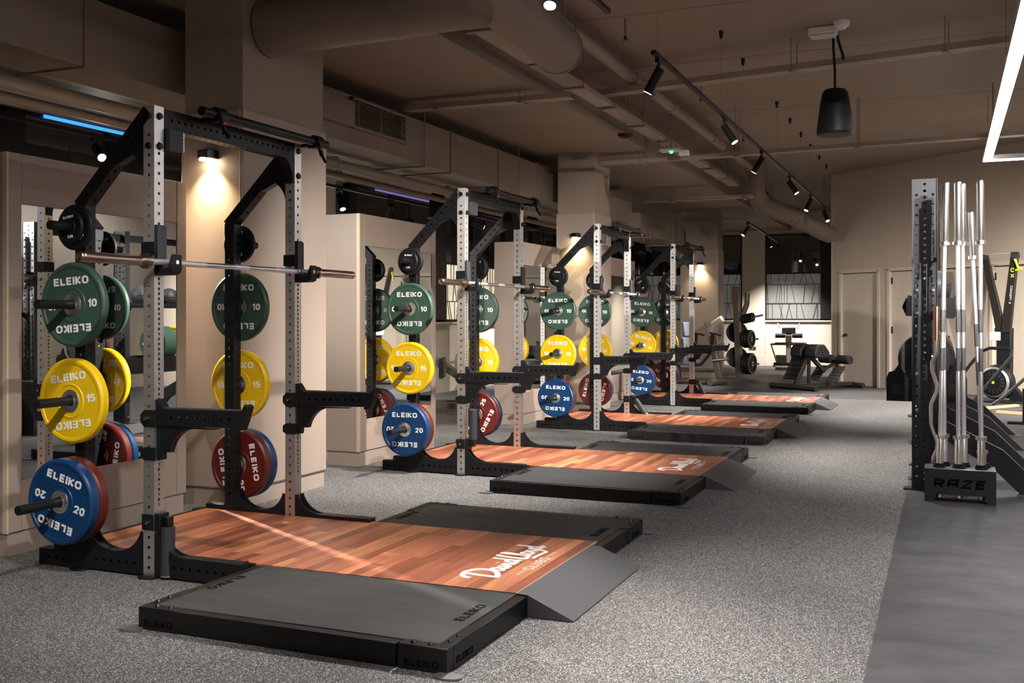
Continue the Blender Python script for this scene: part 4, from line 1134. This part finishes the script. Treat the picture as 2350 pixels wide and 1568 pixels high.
# ================================================================== STORAGE RIG AND BAR HOLDER (right)
r_ = thing('storage_rig', 'black perforated storage rig with angled legs standing on the dark floor at right', 'storage rack', (3.535, 4.27, 0))
GY = [0.0, 1.34, 2.68, 4.08]
post = None
for k, y in enumerate(GY):
    m = MB()
    m.perf(2.32, .058, .07, hz(.08, 2.28, .05), [], .0112, Matrix.Translation((0, y, 0)))
    for sx in (-.0565, .0565): m.perf(2.32, .055, .07, hz(.10, 2.26, .075), [], .0112, Matrix.Translation((sx, y, 0)))
    m.bx(-.089, -.0842, y - .045, y + .035, 0, 2.32).bx(.0842, .089, y - .045, y + .035, 0, 2.32)
    m.build('upright', 'graphite_powder', r_)
    m = MB(); m.bx(-.15, .02, y - .05, y + .06, 0.003, .012); m.build('base_plate', 'graphite_powder', r_, bevel=.002)
    lg = MB().prism([(.089, .55), (.089, .41), (.45, .20), (.64, .014), (.84, .014), (.53, .325)], 'y', y - .03, y + .03).build('angled_leg', 'graphite_powder', r_, bevel=.003)
    MB().bx(.62, .90, y - .055, y + .055, .003, .014).build('foot_plate', 'anchor_steel', lg)
    for z, sx in ((1.49, -.056), (1.32, -.056), (1.49, .056), (.87, -.056), (.60, -.056), (.87, .056)):
        MB().lathe([(0, .012), (.012, .011), (.015, .006), (.0155, 0), (0, 0)], 14, Matrix.Translation((sx, y - .035, z)) @ Matrix.Rotation(PI, 4, 'Z')).build('bolt', 'bright_bolt', r_)
    for z in (.08, .35, .55): MB().lathe([(0, .03), (.010, .03), (.010, .012), (.014, .012), (.014, 0), (0, 0)], 10, Matrix.Translation((-.089, y, z)) @ Matrix.Rotation(PI / 2, 4, 'Z')).build('bolt', 'bright_bolt', r_)
for a, b_ in zip(GY, GY[1:]):
    MB().bx(-.03, .03, a + .036, b_ - .036, 2.20, 2.28).build('top_beam', 'graphite_powder', r_)
# cradle for bumper plates
cr_ = MB()
for y in (.62, 3.45):
    pl_ = [(-.30, .61), (.30, .61), (.30, .80), (.28, .845), (.235, .855), (.20, .93)] + [(.205 * math.cos(R(a)), .955 + .205 * math.sin(R(a))) for a in range(-20, -161, -14)] + [(-.20, .93), (-.235, .855), (-.28, .845), (-.30, .80)]
    cr_.prism(pl_[:2] + [(.30, .72), (-.30, .72)], 'y', y, y + .02)
    cr_.prism([(-.30, .7195), (.30, .7195)] + pl_[2:] , 'y', y, y + .02)
cr_.bx(-.16, -.12, .63, 3.46, .70, .74).bx(.12, .16, .63, 3.46, .70, .74).bx(-.30, -.28, .63, 3.46, .61, .80).bx(.28, .30, .63, 3.46, .61, .80)
cd_ = cr_.build('plate_cradle', 'black_plastic', r_)
for sx in (-.265, .155): MB().bx(sx, sx + .09, .612, .6205, .665, .755).build('hand_slot', 'dark_interior', cd_, bevel=.004)
# upper shelf with pointed ends
m = MB(); m.prism([(-.14, 1.30), (-.17, 1.37), (-.14, 1.44), (.22, 1.44), (.25, 1.40), (.25, 1.33), (.2, 1.28)], 'y', .30, .32)
m.bx(-.12, .22, .32, 3.9, 1.40, 1.42).bx(-.13, -.11, .32, 3.9, 1.42, 1.46).bx(.21, .23, .32, 3.9, 1.42, 1.46)
m.build('upper_shelf', 'black_plastic', r_)
for i, (y, rr) in enumerate([(4.78, .12), (5.15, .125), (6.0, .13), (6.5, .12), (7.2, .13)]):
    o = MB().lathe([(rr * math.sin(PI * k / 14), -rr * math.cos(PI * k / 14)) for k in range(15)], 24).build('medicine_ball', 'grey_polymer' if i % 2 == 0 else 'pad_black')
    o.location = (3.60, y, 1.421 + rr)
    tag(o, '%s medicine ball, %s along the upper shelf of the storage rig' % ('charcoal' if i % 2 == 0 else 'black', ['first', 'second', 'third', 'fourth', 'fifth'][i]), 'ball', 'medicine balls on the storage rig')
    MB().tube([(rr * 1.004 * math.cos(2 * PI * k / 24), rr * 1.004 * math.sin(2 * PI * k / 24), 0) for k in range(24)], .0025, 6, closed=True).build('seam', 'black_plastic', o)
zc = .956
def row_plate(kind, y, label):
    return put_plate(kind, 3.535, y, zc, random.uniform(-60, 60), label, 'bumper plates in the storage rig')
PROTO['speck'] = None
def speck(y, label):
    me = PROTO['green'].data.copy(); me.materials[0] = MATS['bumper_speckled']; o = bpy.data.objects.new('bumper_plate', me); COL.objects.link(o)
    hb = MB().lathe([(.0262, .024), (.040, .024), (.052, .020), (.052, -.020), (.040, -.024), (.0262, -.024)], 32, None, True).build('steel_hub', 'hub_steel', o)
    o.location = (3.535, y, zc); o.rotation_euler = (0, R(25), 0); tag(o, label, 'weight plate', 'bumper plates in the storage rig')
speck(4.97, 'black flecked bumper plate at the front of the storage rig cradle')
row_plate('yellow', 5.03, 'yellow bumper plate just behind the flecked one in the storage rig')
row_plate('blue', 5.10, 'blue bumper plate near the front of the storage rig cradle')
row_plate('red', 5.17, 'red bumper plate near the front of the storage rig cradle')
for k in range(5): row_plate('green', 6.15 + .048 * k, 'green bumper plate in the green stack of the storage rig, %s from the camera' % ['first', 'second', 'third', 'fourth', 'fifth'][k])
for k in range(5): row_plate('yellow', 6.50 + .058 * k, 'yellow bumper plate in the yellow stack of the storage rig, %s from the camera' % ['first', 'second', 'third', 'fourth', 'fifth'][k])
for k in range(2): row_plate('blue', 6.86 + .065 * k, 'blue bumper plate behind the yellow stack of the storage rig, %s from the camera' % ['first', 'second'][k])
del PROTO['speck']

r_ = thing('bar_holder', 'black steel box holding upright barbells, with cut out letters on its front', 'bar holder', (3.77, 3.76, 0))
X0, X1, DPT, ZT = -.228, .228, .23, .236
m = MB()
m.bx(X0, X1, .0, .006, .055, ZT - .004)
m.prism([(X0, .0), (X0 + .05, .0), (X0 + .075, .055), (X0, .055)], 'y', 0, .006).prism([(X1 - .05, 0), (X1, 0), (X1, .055), (X1 - .075, .055)], 'y', 0, .006)
m.bx(X0, X0 + .006, .006, DPT, 0, ZT - .004).bx(X1 - .006, X1, .006, DPT, 0, ZT - .004).bx(X0 + .006, X1 - .006, DPT - .006, DPT, .03, ZT - .004)
m.build('box_body', 'graphite_powder', r_)
MB().bx(X0, X1, 0, DPT, ZT - .004, ZT).build('top_plate', 'satin_chrome', r_, bevel=.0015)
m = MB(); text(m, 'RAZE', .066, .019, (.0, -.0002, .135), (1, 0, 0), (0, 0, 1), Vector((0, -1, 0)), .0008, gap=.017, shear=.16, wid=1.35)
m.build('cut_lettering', 'letter_black', r_)
BX = [(-.134, .075), (-.008, .075), (.137, .075), (-.10, .165), (.03, .165), (.16, .165)]
for bx_, by_ in BX:
    MB().lathe([(.0262, -.0), (.040, 0), (.040, .016), (.034, .018), (.034, .030), (.0262, .030)], 20, Matrix.Translation((bx_, by_, ZT)) @ Matrix.Rotation(PI / 2, 4, 'X'), True).build('bushing', 'black_plastic', r_)
def upright_bar(i, top, label, L=2.22, sl=.445, mats=('chrome', 'knurl', 'knurl', 'knurl_dark')):
    o = make_barbell(L, sl, mats)
    bx_, by_ = BX[i]
    base = Vector((3.77 + bx_, 3.76 + by_, .02)); d = (Vector(top) - base).normalized()
    o.rotation_euler = d.to_track_quat('Y', 'Z').to_euler(); o.location = base
    tag(o, label, 'barbell', 'barbells standing in the black box')
upright_bar(0, (3.680, 3.86, 2.25), 'chrome barbell at the front left of the black box')
upright_bar(1, (3.757, 3.85, 2.25), 'chrome barbell at the front middle of the black box')
upright_bar(2, (3.899, 3.83, 2.25), 'chrome barbell standing apart at the right of the black box')
upright_bar(3, (3.665, 3.96, 2.25), 'chrome barbell in the back left hole of the black box')
upright_bar(4, (3.788, 3.97, 2.25), 'chrome barbell in the back middle hole of the black box')
upright_bar(5, (3.84, 3.99, 2.05), 'shorter chrome barbell leaning left from the back right hole of the black box', 2.02, .34)
# zigzag curl bar hung on the rig post
r_ = thing('curl_bar', 'zigzag chrome curl bar with copper sleeve hanging beside the rig post', 'curl bar', (3.615, 4.10, 0))
MB().tube([(0, 0, 1.13), (0, 0, 1.03), (-.028, 0, .96), (-.028, 0, .90), (.004, 0, .80), (.004, 0, .75), (-.034, 0, .66), (-.036, 0, .58), (-.034, 0, .50), (.006, 0, .38), (.006, 0, .33), (-.02, 0, .27), (-.02, 0, .22)], .0135, 12).build('bent_shaft', 'chrome', r_)
MB().cyl((0, 0, 1.12), (0, 0, 1.37), .0215, seg=18).build('sleeve', 'copper_sleeve', r_)
MB().cyl((-.02, 0, .02), (-.02, 0, .23), .0215, seg=18).build('sleeve', 'copper_sleeve', r_)
MB().bx(-.02, .02, .025, .135, 1.30, 1.34).build('hook', 'black_powder', r_)

# ================================================================== SKI TRAINER by the angled wall
r_ = thing('ski_trainer', 'black upright ski trainer with two slanted arms and a round flywheel by the doors', 'ski trainer', (4.50, 13.28, 0), AR + .25)
MB().prism([(-.10, .06), (.10, .06), (.115, 1.12), (-.10, 1.12)], 'y', -.05, .06).build('mast', 'black_powder', r_, bevel=.006)
aL = MB().prism([(-.115, 1.12), (.0, 1.02), (.02, 1.12), (-.245, 2.235), (-.33, 2.225)], 'y', -.055, .01).build('arm', 'ski_brown', r_, bevel=.003)
aR = MB().prism([(.115, 1.05), (-.02, 1.05), (.005, 1.3), (.13, 2.26), (.23, 2.26)], 'y', -.075, -.01).build('arm', 'ski_brown', r_, bevel=.003)
m = MB(); text(m, 'CONCEPT 2', .032, .0055, (.128, -.0755, 1.62), Vector((-.10, 0, -1)), Vector((1, 0, -.10)), Vector((0, -1, 0)), .0012, wid=1.1); m.build('lettering', 'letter_grey', aR)
m = MB(); m.tube([(.155 + .025 * math.cos(R(a)), -.077, 1.99 + .025 * math.sin(R(a))) for a in range(30, 331, 30)], .008, 6); m.bar((.13, -.077, 1.93), (.175, -.077, 1.88), .012, .004, up=(0, 1, 0)); m.bar((.175, -.077, 1.93), (.13, -.077, 1.88), .012, .004, up=(0, 1, 0)); m.build('emblem', 'lime', aR)
for x in (-.29, .18): MB().cyl((x, -.09, 2.2), (x, .02, 2.2), .045, seg=18).build('pulley', 'grey_polymer', r_)
MB().tube([(-.29, -.05, 2.235), (-.05, -.06, 2.25), (.18, -.05, 2.245)], .004, 6).build('cord', 'letter_grey', r_)
h_ = MB().tube([(.20, -.10, 2.15), (.235, -.10, 2.06), (.26, -.10, 2.0)], .018, 10, rad=[.022, .016, .026]).tube([(.21, -.1, 1.985), (.31, -.10, 2.01)], .015, 8).build('handle', 'lime', r_)
MB().tube([(-.30, -.10, 2.15), (-.32, -.10, 2.06), (-.33, -.1, 1.98)], .018, 10).build('handle', 'lime', r_)
fw = MB().lathe([(0, -.13), (.10, -.13), (.16, -.125), (.225, -.10), (.262, -.05), (.265, .03), (.24, .08), (.0, .09)], 40, Matrix.Translation((-.05, -.13, .30))).build('flywheel_housing', 'black_plastic', r_)
MB().lathe([(.20, -.128), (.23, -.112), (.235, -.108), (.205, -.124)], 40, Matrix.Translation((-.05, -.134, .30)), True).build('bright_ring', 'anchor_steel', fw)
for k in range(16):
    a = 2 * PI * k / 16
    MB().bar((-.05 + .11 * math.cos(a), -.262, .30 + .11 * math.sin(a)), (-.05 + .17 * math.cos(a), -.255, .30 + .17 * math.sin(a)), .012, .004, up=(0, 1, 0)).build('vent_rib', 'grey_polymer', fw)
MB().cyl((-.05, -.266, .30), (-.05, -.261, .30), .022, seg=12).build('emblem', 'lime', fw)
mo = MB().bx(-.16, .0, -.15, -.12, .93, 1.06).build('monitor', 'white_plastic', r_, bevel=.006)
MB().bx(-.145, -.015, -.1515, -.15, .96, 1.045).build('screen', 'screen', mo)
MB().bar((-.08, -.12, .98), (-.06, -.04, .95), .03, .03).build('monitor_arm', 'black_plastic', r_)
MB().prism([(-.35, -.42), (.38, -.42), (.38, .12), (-.35, .12)], 'z', .004, .03).build('floor_stand', 'black_powder', r_, bevel=.004)
MB().prism([(.10, .03), (.34, .03), (.20, .20), (.10, .28)], 'y', -.06, .05).build('brace', 'black_powder', r_)
r_ = thing('training_bike', 'black bent tube frame of a machine in front of the ski trainer, half hidden', 'exercise machine', (4.45, 12.6, 0), AR + .2)
m = MB(); m.tube([(-.62, -.2, .28), (-.42, -.15, .58), (-.26, -.12, .78), (-.14, -.12, .83), (.12, -.12, .83), (.2, -.14, .80), (.22, -.18, .72), (-.10, -.40, .22), (-.2, -.46, .06)], .024, 10)
m.tube([(.5, -.3, .45), (.25, -.5, .14), (.14, -.6, .03)], .024, 10)
m.build('bent_frame', 'black_powder', r_)
MB().tube([(-.62, -.22, .28), (-.66, -.3, .03)], .024, 10).build('leg', 'black_powder', r_)
for lab, p, q in (('pale wooden strip lying on the floor behind, nearer the ski trainer', (4.17, 11.66), (4.62, 12.35)), ('pale wooden strip on the dark floor in front of the bent tube machine', (4.31, 11.15), (4.95, 10.72))):
    o = MB().bar((p[0], p[1], .022), (q[0], q[1], .022), .07, .034).build('wooden_strip', 'wood_pale', bevel=.003); tag(o, lab, 'wood strip')
r_ = thing('weight_bench', 'black bench leg and foot showing at the right edge of the view', 'bench', (4.62, 9.7, 0))
MB().bx(-.26, .30, -.04, .04, .003, .035).build('foot_bar', 'black_powder', r_, bevel=.004)
MB().bx(-.095, -.02, -.04, .04, .035, .43).build('leg', 'black_powder', r_, bevel=.004)
MB().bx(-.06, 1.2, -.03, .03, .36, .43).build('spine', 'black_powder', r_)
MB().bx(.1, 1.25, -.14, .14, .435, .50).build('pad', 'pad_black', r_, bevel=.02, bseg=3)
MB().bx(1.05, 1.12, -.04, .04, .035, .36).build('leg', 'black_powder', r_); MB().bx(1.0, 1.17, -.25, .25, .003, .035).build('foot_bar', 'black_powder', r_)

# ================================================================== MACHINES at the far end
# back extension bench
r_ = thing('back_extension_bench', 'back extension bench with two thick hip pads, beside the farthest platform ramp', 'exercise bench', (1.20, 14.62, 0), R(49))
MB().tube([(0, -.58, .05), (0, .58, .05)], .05, 16).build('front_foot', 'machine_dark', r_)
MB().bx(.04, 1.42, -.035, .035, .035, .105).build('base_rail', 'machine_dark', r_, bevel=.006)
MB().tube([(1.38, -.28, .05), (1.38, .28, .05)], .045, 14).build('rear_foot', 'machine_dark', r_)
m = MB(); m.bar((.06, 0, .08), (.36, 0, .66), .06, .08); m.build('leaning_post', 'machine_dark', r_, bevel=.006)
m = MB(); m.bar((.36, 0, .10), (.36, 0, .62), .05, .05); m.build('post', 'machine_dark', r_, bevel=.004)
MB().bar((.36, 0, .60), (.36, 0, .64), .52, .05).build('pad_bracket', 'machine_dark', r_)
for y in (-.19, .19):
    p = MB().prism([(.20, .60), (.22, .72), (.30, .80), (.44, .80), (.56, .66), (.54, .58), (.46, .56), (.24, .56)], 'y', y - .135, y + .135).build('hip_pad', 'pad_black', r_, bevel=.035, bseg=4)
MB().bar((.40, 0, .58), (.72, 0, .30), .06, .06).build('slide_arm', 'machine_dark', r_)
MB().bar((.66, 0, .32), (1.0, 0, .46), .05, .05).tube([(1.0, 0, .10), (1.05, 0, .25), (1.02, 0, .42), (.98, 0, .52)], .03, 12).build('roller_arm', 'machine_dark', r_)
MB().cyl((.98, -.36, .52), (.98, .36, .52), .018, seg=12).build('roller_axle', 'satin_chrome', r_)
for y in (-.22, .22): MB().lathe([(0, -.15), (.07, -.15), (.078, -.14), (.078, .14), (.07, .15), (0, .15)], 24, Matrix.Translation((.98, y, .52))).build('ankle_roller', 'pad_black', r_)
def tread(x, z, y, ang, w_, h_, name='foot_plate'):
    M = Matrix.Translation((x, y, z)) @ Matrix.Rotation(R(ang), 4, 'Y')
    o = MB().bx(-h_ / 2, h_ / 2, -w_ / 2, w_ / 2, -.006, .006, M).build(name, 'grey_polymer', r_)
    m = MB()
    for a in range(5):
        for b_ in range(5): m.bx(-h_ / 2 + h_ * (a + .2) / 5, -h_ / 2 + h_ * (a + .6) / 5, -w_ / 2 + w_ * (b_ + .2) / 5, -w_ / 2 + w_ * (b_ + .6) / 5, .006, .009, M)
    t = m.build('tread_studs', 'anchor_steel', o); t['kind'] = 'stuff'
tread(.78, .27, -.22, -50, .26, .34); tread(.78, .27, .22, -50, .26, .34)
tread(.30, .38, .30, -62, .34, .5, 'side_plate')
# chest press against the third column
r_ = thing('chest_press', 'chest press machine with grey seat back in front of the third column', 'exercise machine', (-.62, 15.6, 0), R(-12))
MB().tube([(.40, -.55, .065), (.40, .12, .065)], .062, 16).build('front_foot', 'machine_brown', r_)
MB().bar((.38, -.05, .08), (.20, -.02, .92), .10, .13).build('main_post', 'machine_brown', r_, bevel=.02)
MB().tube([(.38, -.3, .06), (-.75, -.3, .06)], .03, 12).build('base_tube', 'machine_brown', r_)
MB().tube([(.32, .05, .26), (-.75, .1, .26)], .035, 12).build('base_tube', 'machine_brown', r_)
MB().tube([(-.75, -.6, .05), (-.75, .35, .05)], .045, 12).build('rear_foot', 'machine_brown', r_)
MB().bar((-.58, 0, .06), (-.58, 0, .75), .08, .10).build('seat_post', 'machine_brown', r_)
MB().bx(0, .06, -.16, .16, 0, .28, Matrix.Translation((-.30, -.1, .90)) @ Matrix.Rotation(R(-6), 4, 'Y')).build('head_pad', 'pad_grey', r_, bevel=.02, bseg=3)
MB().bx(0, .08, -.2, .2, 0, .52, Matrix.Translation((-.28, -.1, .37)) @ Matrix.Rotation(R(-6), 4, 'Y')).build('back_pad', 'pad_grey', r_, bevel=.025, bseg=3)
MB().bx(-.55, -.12, -.2, .2, .36, .44).build('seat_pad', 'pad_grey', r_, bevel=.025, bseg=3)
MB().tube([(.19, .02, .85), (.16, .0, 1.02), (.24, -.02, 1.14), (.42, -.04, 1.25)], .062, 18, rad=[.05, .06, .065, .065]).build('press_arm', 'machine_pale', r_)
MB().tube([(.06, .2, .82), (.04, .22, 1.0), (-.02, .24, 1.18)], .058, 18, rad=[.03, .045, .06]).build('press_arm', 'machine_pale', r_)
for x in (-.12, .22):
    m = MB(); m.bar((x, -.16, .98), (x + .24, -.2, .94), .045, .035); m.bar((x + .06, -.16, .96), (x + .02, -.14, .62), .05, .06); m.build('grip_lever', 'black_plastic', r_, bevel=.006)
m = MB(); m.tube([(.02, -.18, .62), (-.08, -.2, .44), (-.06, -.2, .36), (.06, -.2, .38), (.2, -.12, .58)], .03, 10); m.build('linkage', 'black_plastic', r_)
MB().cyl((.26, -.1, .46), (.60, -.2, .50), .032, seg=14).build('weight_peg', 'satin_chrome', r_)
MB().cyl((.22, -.1, .70), (.52, -.22, .78), .03, seg=14).build('weight_peg', 'machine_brown', r_)
# plate tree
r_ = thing('plate_tree', 'brown plate tree hung with small black plates, standing before the far window', 'plate tree', (-.33, 17.85, 0), R(-16))
MB().bar((0, 0, .01), (-.08, 0, 1.92), .09, .15).build('column', 'machine_brown', r_, bevel=.012)
MB().tube([(.02, .0, 1.2), (.16, .02, 1.55), (.17, .02, 1.78)], .055, 16).build('bent_tube', 'machine_brown', r_)
MB().bx(-.30, .10, -.16, .16, .003, .02).build('base_plate', 'machine_brown', r_)
MB().tube([(-.05, .02, .3), (-.22, .25, .3)], .035, 10).build('rear_tube', 'machine_brown', r_)
for z, x0 in ((.30, .05), (.82, .03), (1.22, .01)): MB().cyl((x0, 0, z), (x0 + .40 if z < 1.2 else x0 + .52, 0, z + (.0 if z < 1.2 else .10)), .02, seg=12).build('weight_horn', 'satin_chrome', r_)
tree_M = frame_M((-.33, 17.85, 0), R(-16))
SP = None
def small_on_tree(x, z, rr, label):
    global SP
    if SP is None:
        f = [(.023, .022), (.05, .024), (.055, .012), (.16, .012), (.165, .025), (.20, .026), (.21, .016)]
        SP = MB().lathe(f + [(a, -b_) for a, b_ in f[::-1]], 36, None, True).build('tree_plate', 'black_rubber')
        MB().lathe([(.023, .03), (.045, .03), (.045, -.03), (.023, -.03)], 20, None, True).build('steel_hub', 'satin_chrome', SP)
        MB().lathe([(.166, .0255), (.198, .0265), (.198, .0275), (.166, .0275)], 36, None, True).build('bright_rim', 'anchor_steel', SP)
        o = SP
    else: o = copy_tree(SP)
    o.location = tree_M @ Vector((x, 0, z)); o.rotation_euler = (0, 0, R(-16 - 90)); o.scale = (rr / .21, 1, rr / .21)
    tag(o, label, 'weight plate', 'black plates on the plate tree')
n3 = ['first', 'second', 'third', 'fourth', 'fifth']
for k in range(3): small_on_tree(.15 + .062 * k, .30, .225, 'black plate on the lowest horn of the plate tree, %s from the post' % n3[k])
for k in range(3): small_on_tree(.13 + .062 * k, .82, .19, 'black plate on the middle horn of the plate tree, %s from the post' % n3[k])
for k in range(4): small_on_tree(.10 + .062 * k, 1.235 + .012 * k, .10, 'small black plate on the top horn of the plate tree, %s from the post' % n3[k])
for k, z in enumerate((.42, .95)):
    o = copy_tree(SP); o.location = tree_M @ Vector((-.16, .20, z)); o.rotation_euler = (0, 0, R(14)); tag(o, 'black plate on the left side of the plate tree, %s' % ('lower one' if k == 0 else 'upper one'), 'weight plate', 'black plates on the plate tree')
    m = MB()
for z in (.42, .95): MB().cyl((-.06, .02, z), (-.24, .33, z), .02, seg=12).build('weight_horn', 'satin_chrome', r_)
# seated row at the far wall
r_ = thing('row_machine', 'chest supported row machine standing by the cream wall under the far window', 'exercise machine', (.12, 21.9, 0), R(10))
MB().tube([(-.32, -.35, .05), (.32, -.35, .05)], .05, 14).build('front_foot', 'machine_brown', r_)
MB().bx(-.05, .05, -.35, .95, .04, .11).build('base_rail', 'machine_brown', r_); MB().tube([(-.35, .95, .05), (.35, .95, .05)], .045, 12).build('rear_foot', 'machine_brown', r_)
MB().bar((0, -.2, .08), (0, .0, .72), .12, .14).build('main_post', 'machine_brown', r_, bevel=.01)
MB().bar((0, -.02, .62), (0, -.16, .86), .14, .10).build('neck', 'machine_pale', r_, bevel=.015)
MB().bx(-.16, .16, -.20, -.10, .86, 1.02).build('chest_pad', 'pad_black', r_, bevel=.02, bseg=3)
for x in (-.2, .2): MB().cyl((x - .12, -.2, .82), (x + .12, -.2, .82), .055, seg=18).build('arm_roller', 'pad_black', r_)
MB().tube([(-.42, -.1, .62), (.42, -.1, .62)], .035, 12).build('cross_tube', 'machine_brown', r_)
for x in (-.2, .22): MB().cyl((x, -.12, 1.0), (x + (.06 if x < 0 else -.04) * -1, -.02, 1.12), .016, seg=10).build('grip', 'satin_chrome', r_)
for x in (-.42, .42): MB().tube([(x, -.1, .62), (x * .7, -.2, .2)], .018, 8).build('side_rod', 'machine_brown', r_)
MB().bx(-.3, .3, -.1, .25, .16, .34).build('weight_tray', 'machine_brown', r_, bevel=.02)
MB().bx(-.36, .36, -.36, -.24, .10, .17).build('foot_board', 'black_plastic', r_, bevel=.01)
r_ = thing('power_socket', 'dark double wall socket low on the far pier', 'socket', (-.97, 23.18, .46))
MB().bx(-.09, .09, -.014, 0, -.045, .045).build('socket_plate', 'socket_grey', r_, bevel=.004); MB().bx(-.065, -.02, -.018, -.014, -.02, .02).build('switch', 'black_plastic', r_); MB().bx(.02, .065, -.018, -.014, -.02, .02).build('switch', 'black_plastic', r_)
# machines in the window corridor, seen through the gaps
def leg_press(label, loc, rz):
    r_ = thing('leg_press', label, 'exercise machine', loc, rz)
    MB().bx(-.9, .9, -.30, -.22, .0, .08).build('base_beam', 'machine_brown', r_); MB().bx(-.9, .9, .22, .30, .0, .08).build('base_beam', 'machine_brown', r_)
    for y in (-.2, .2): MB().bar((-.8, y, .95), (.35, y, .22), .07, .09).build('guide_rail', 'machine_brown', r_)
    MB().bar((-.8, -.3, .92), (-.8, .3, .92), .08, .08).build('top_bar', 'machine_brown', r_); MB().bar((-.8, 0, .04), (-.8, 0, .92), .09, .09).build('post', 'machine_brown', r_)
    MB().bx(.2, .95, -.25, .25, .34, .46).build('seat_pad', 'pad_black', r_, bevel=.03, bseg=3)
    MB().bar((.80, 0, .42), (1.15, 0, .80), .46, .10).build('back_pad', 'pad_black', r_, bevel=.03, bseg=3)
    MB().cyl((-.45, -.5, .72), (-.45, .5, .72), .025, seg=12).build('weight_peg', 'satin_chrome', r_)
    MB().bar((-.25, -.3, .56), (-.25, .3, .56), .05, .28).build('foot_plate', 'grey_polymer', r_)
leg_press('leg press with black pads seen through the gap after the second mirror panel', (-2.72, 9.25, 0), R(22))
leg_press('leg press with black pads in the window corridor, far behind the farthest rack', (-2.9, 19.2, 0), R(80))
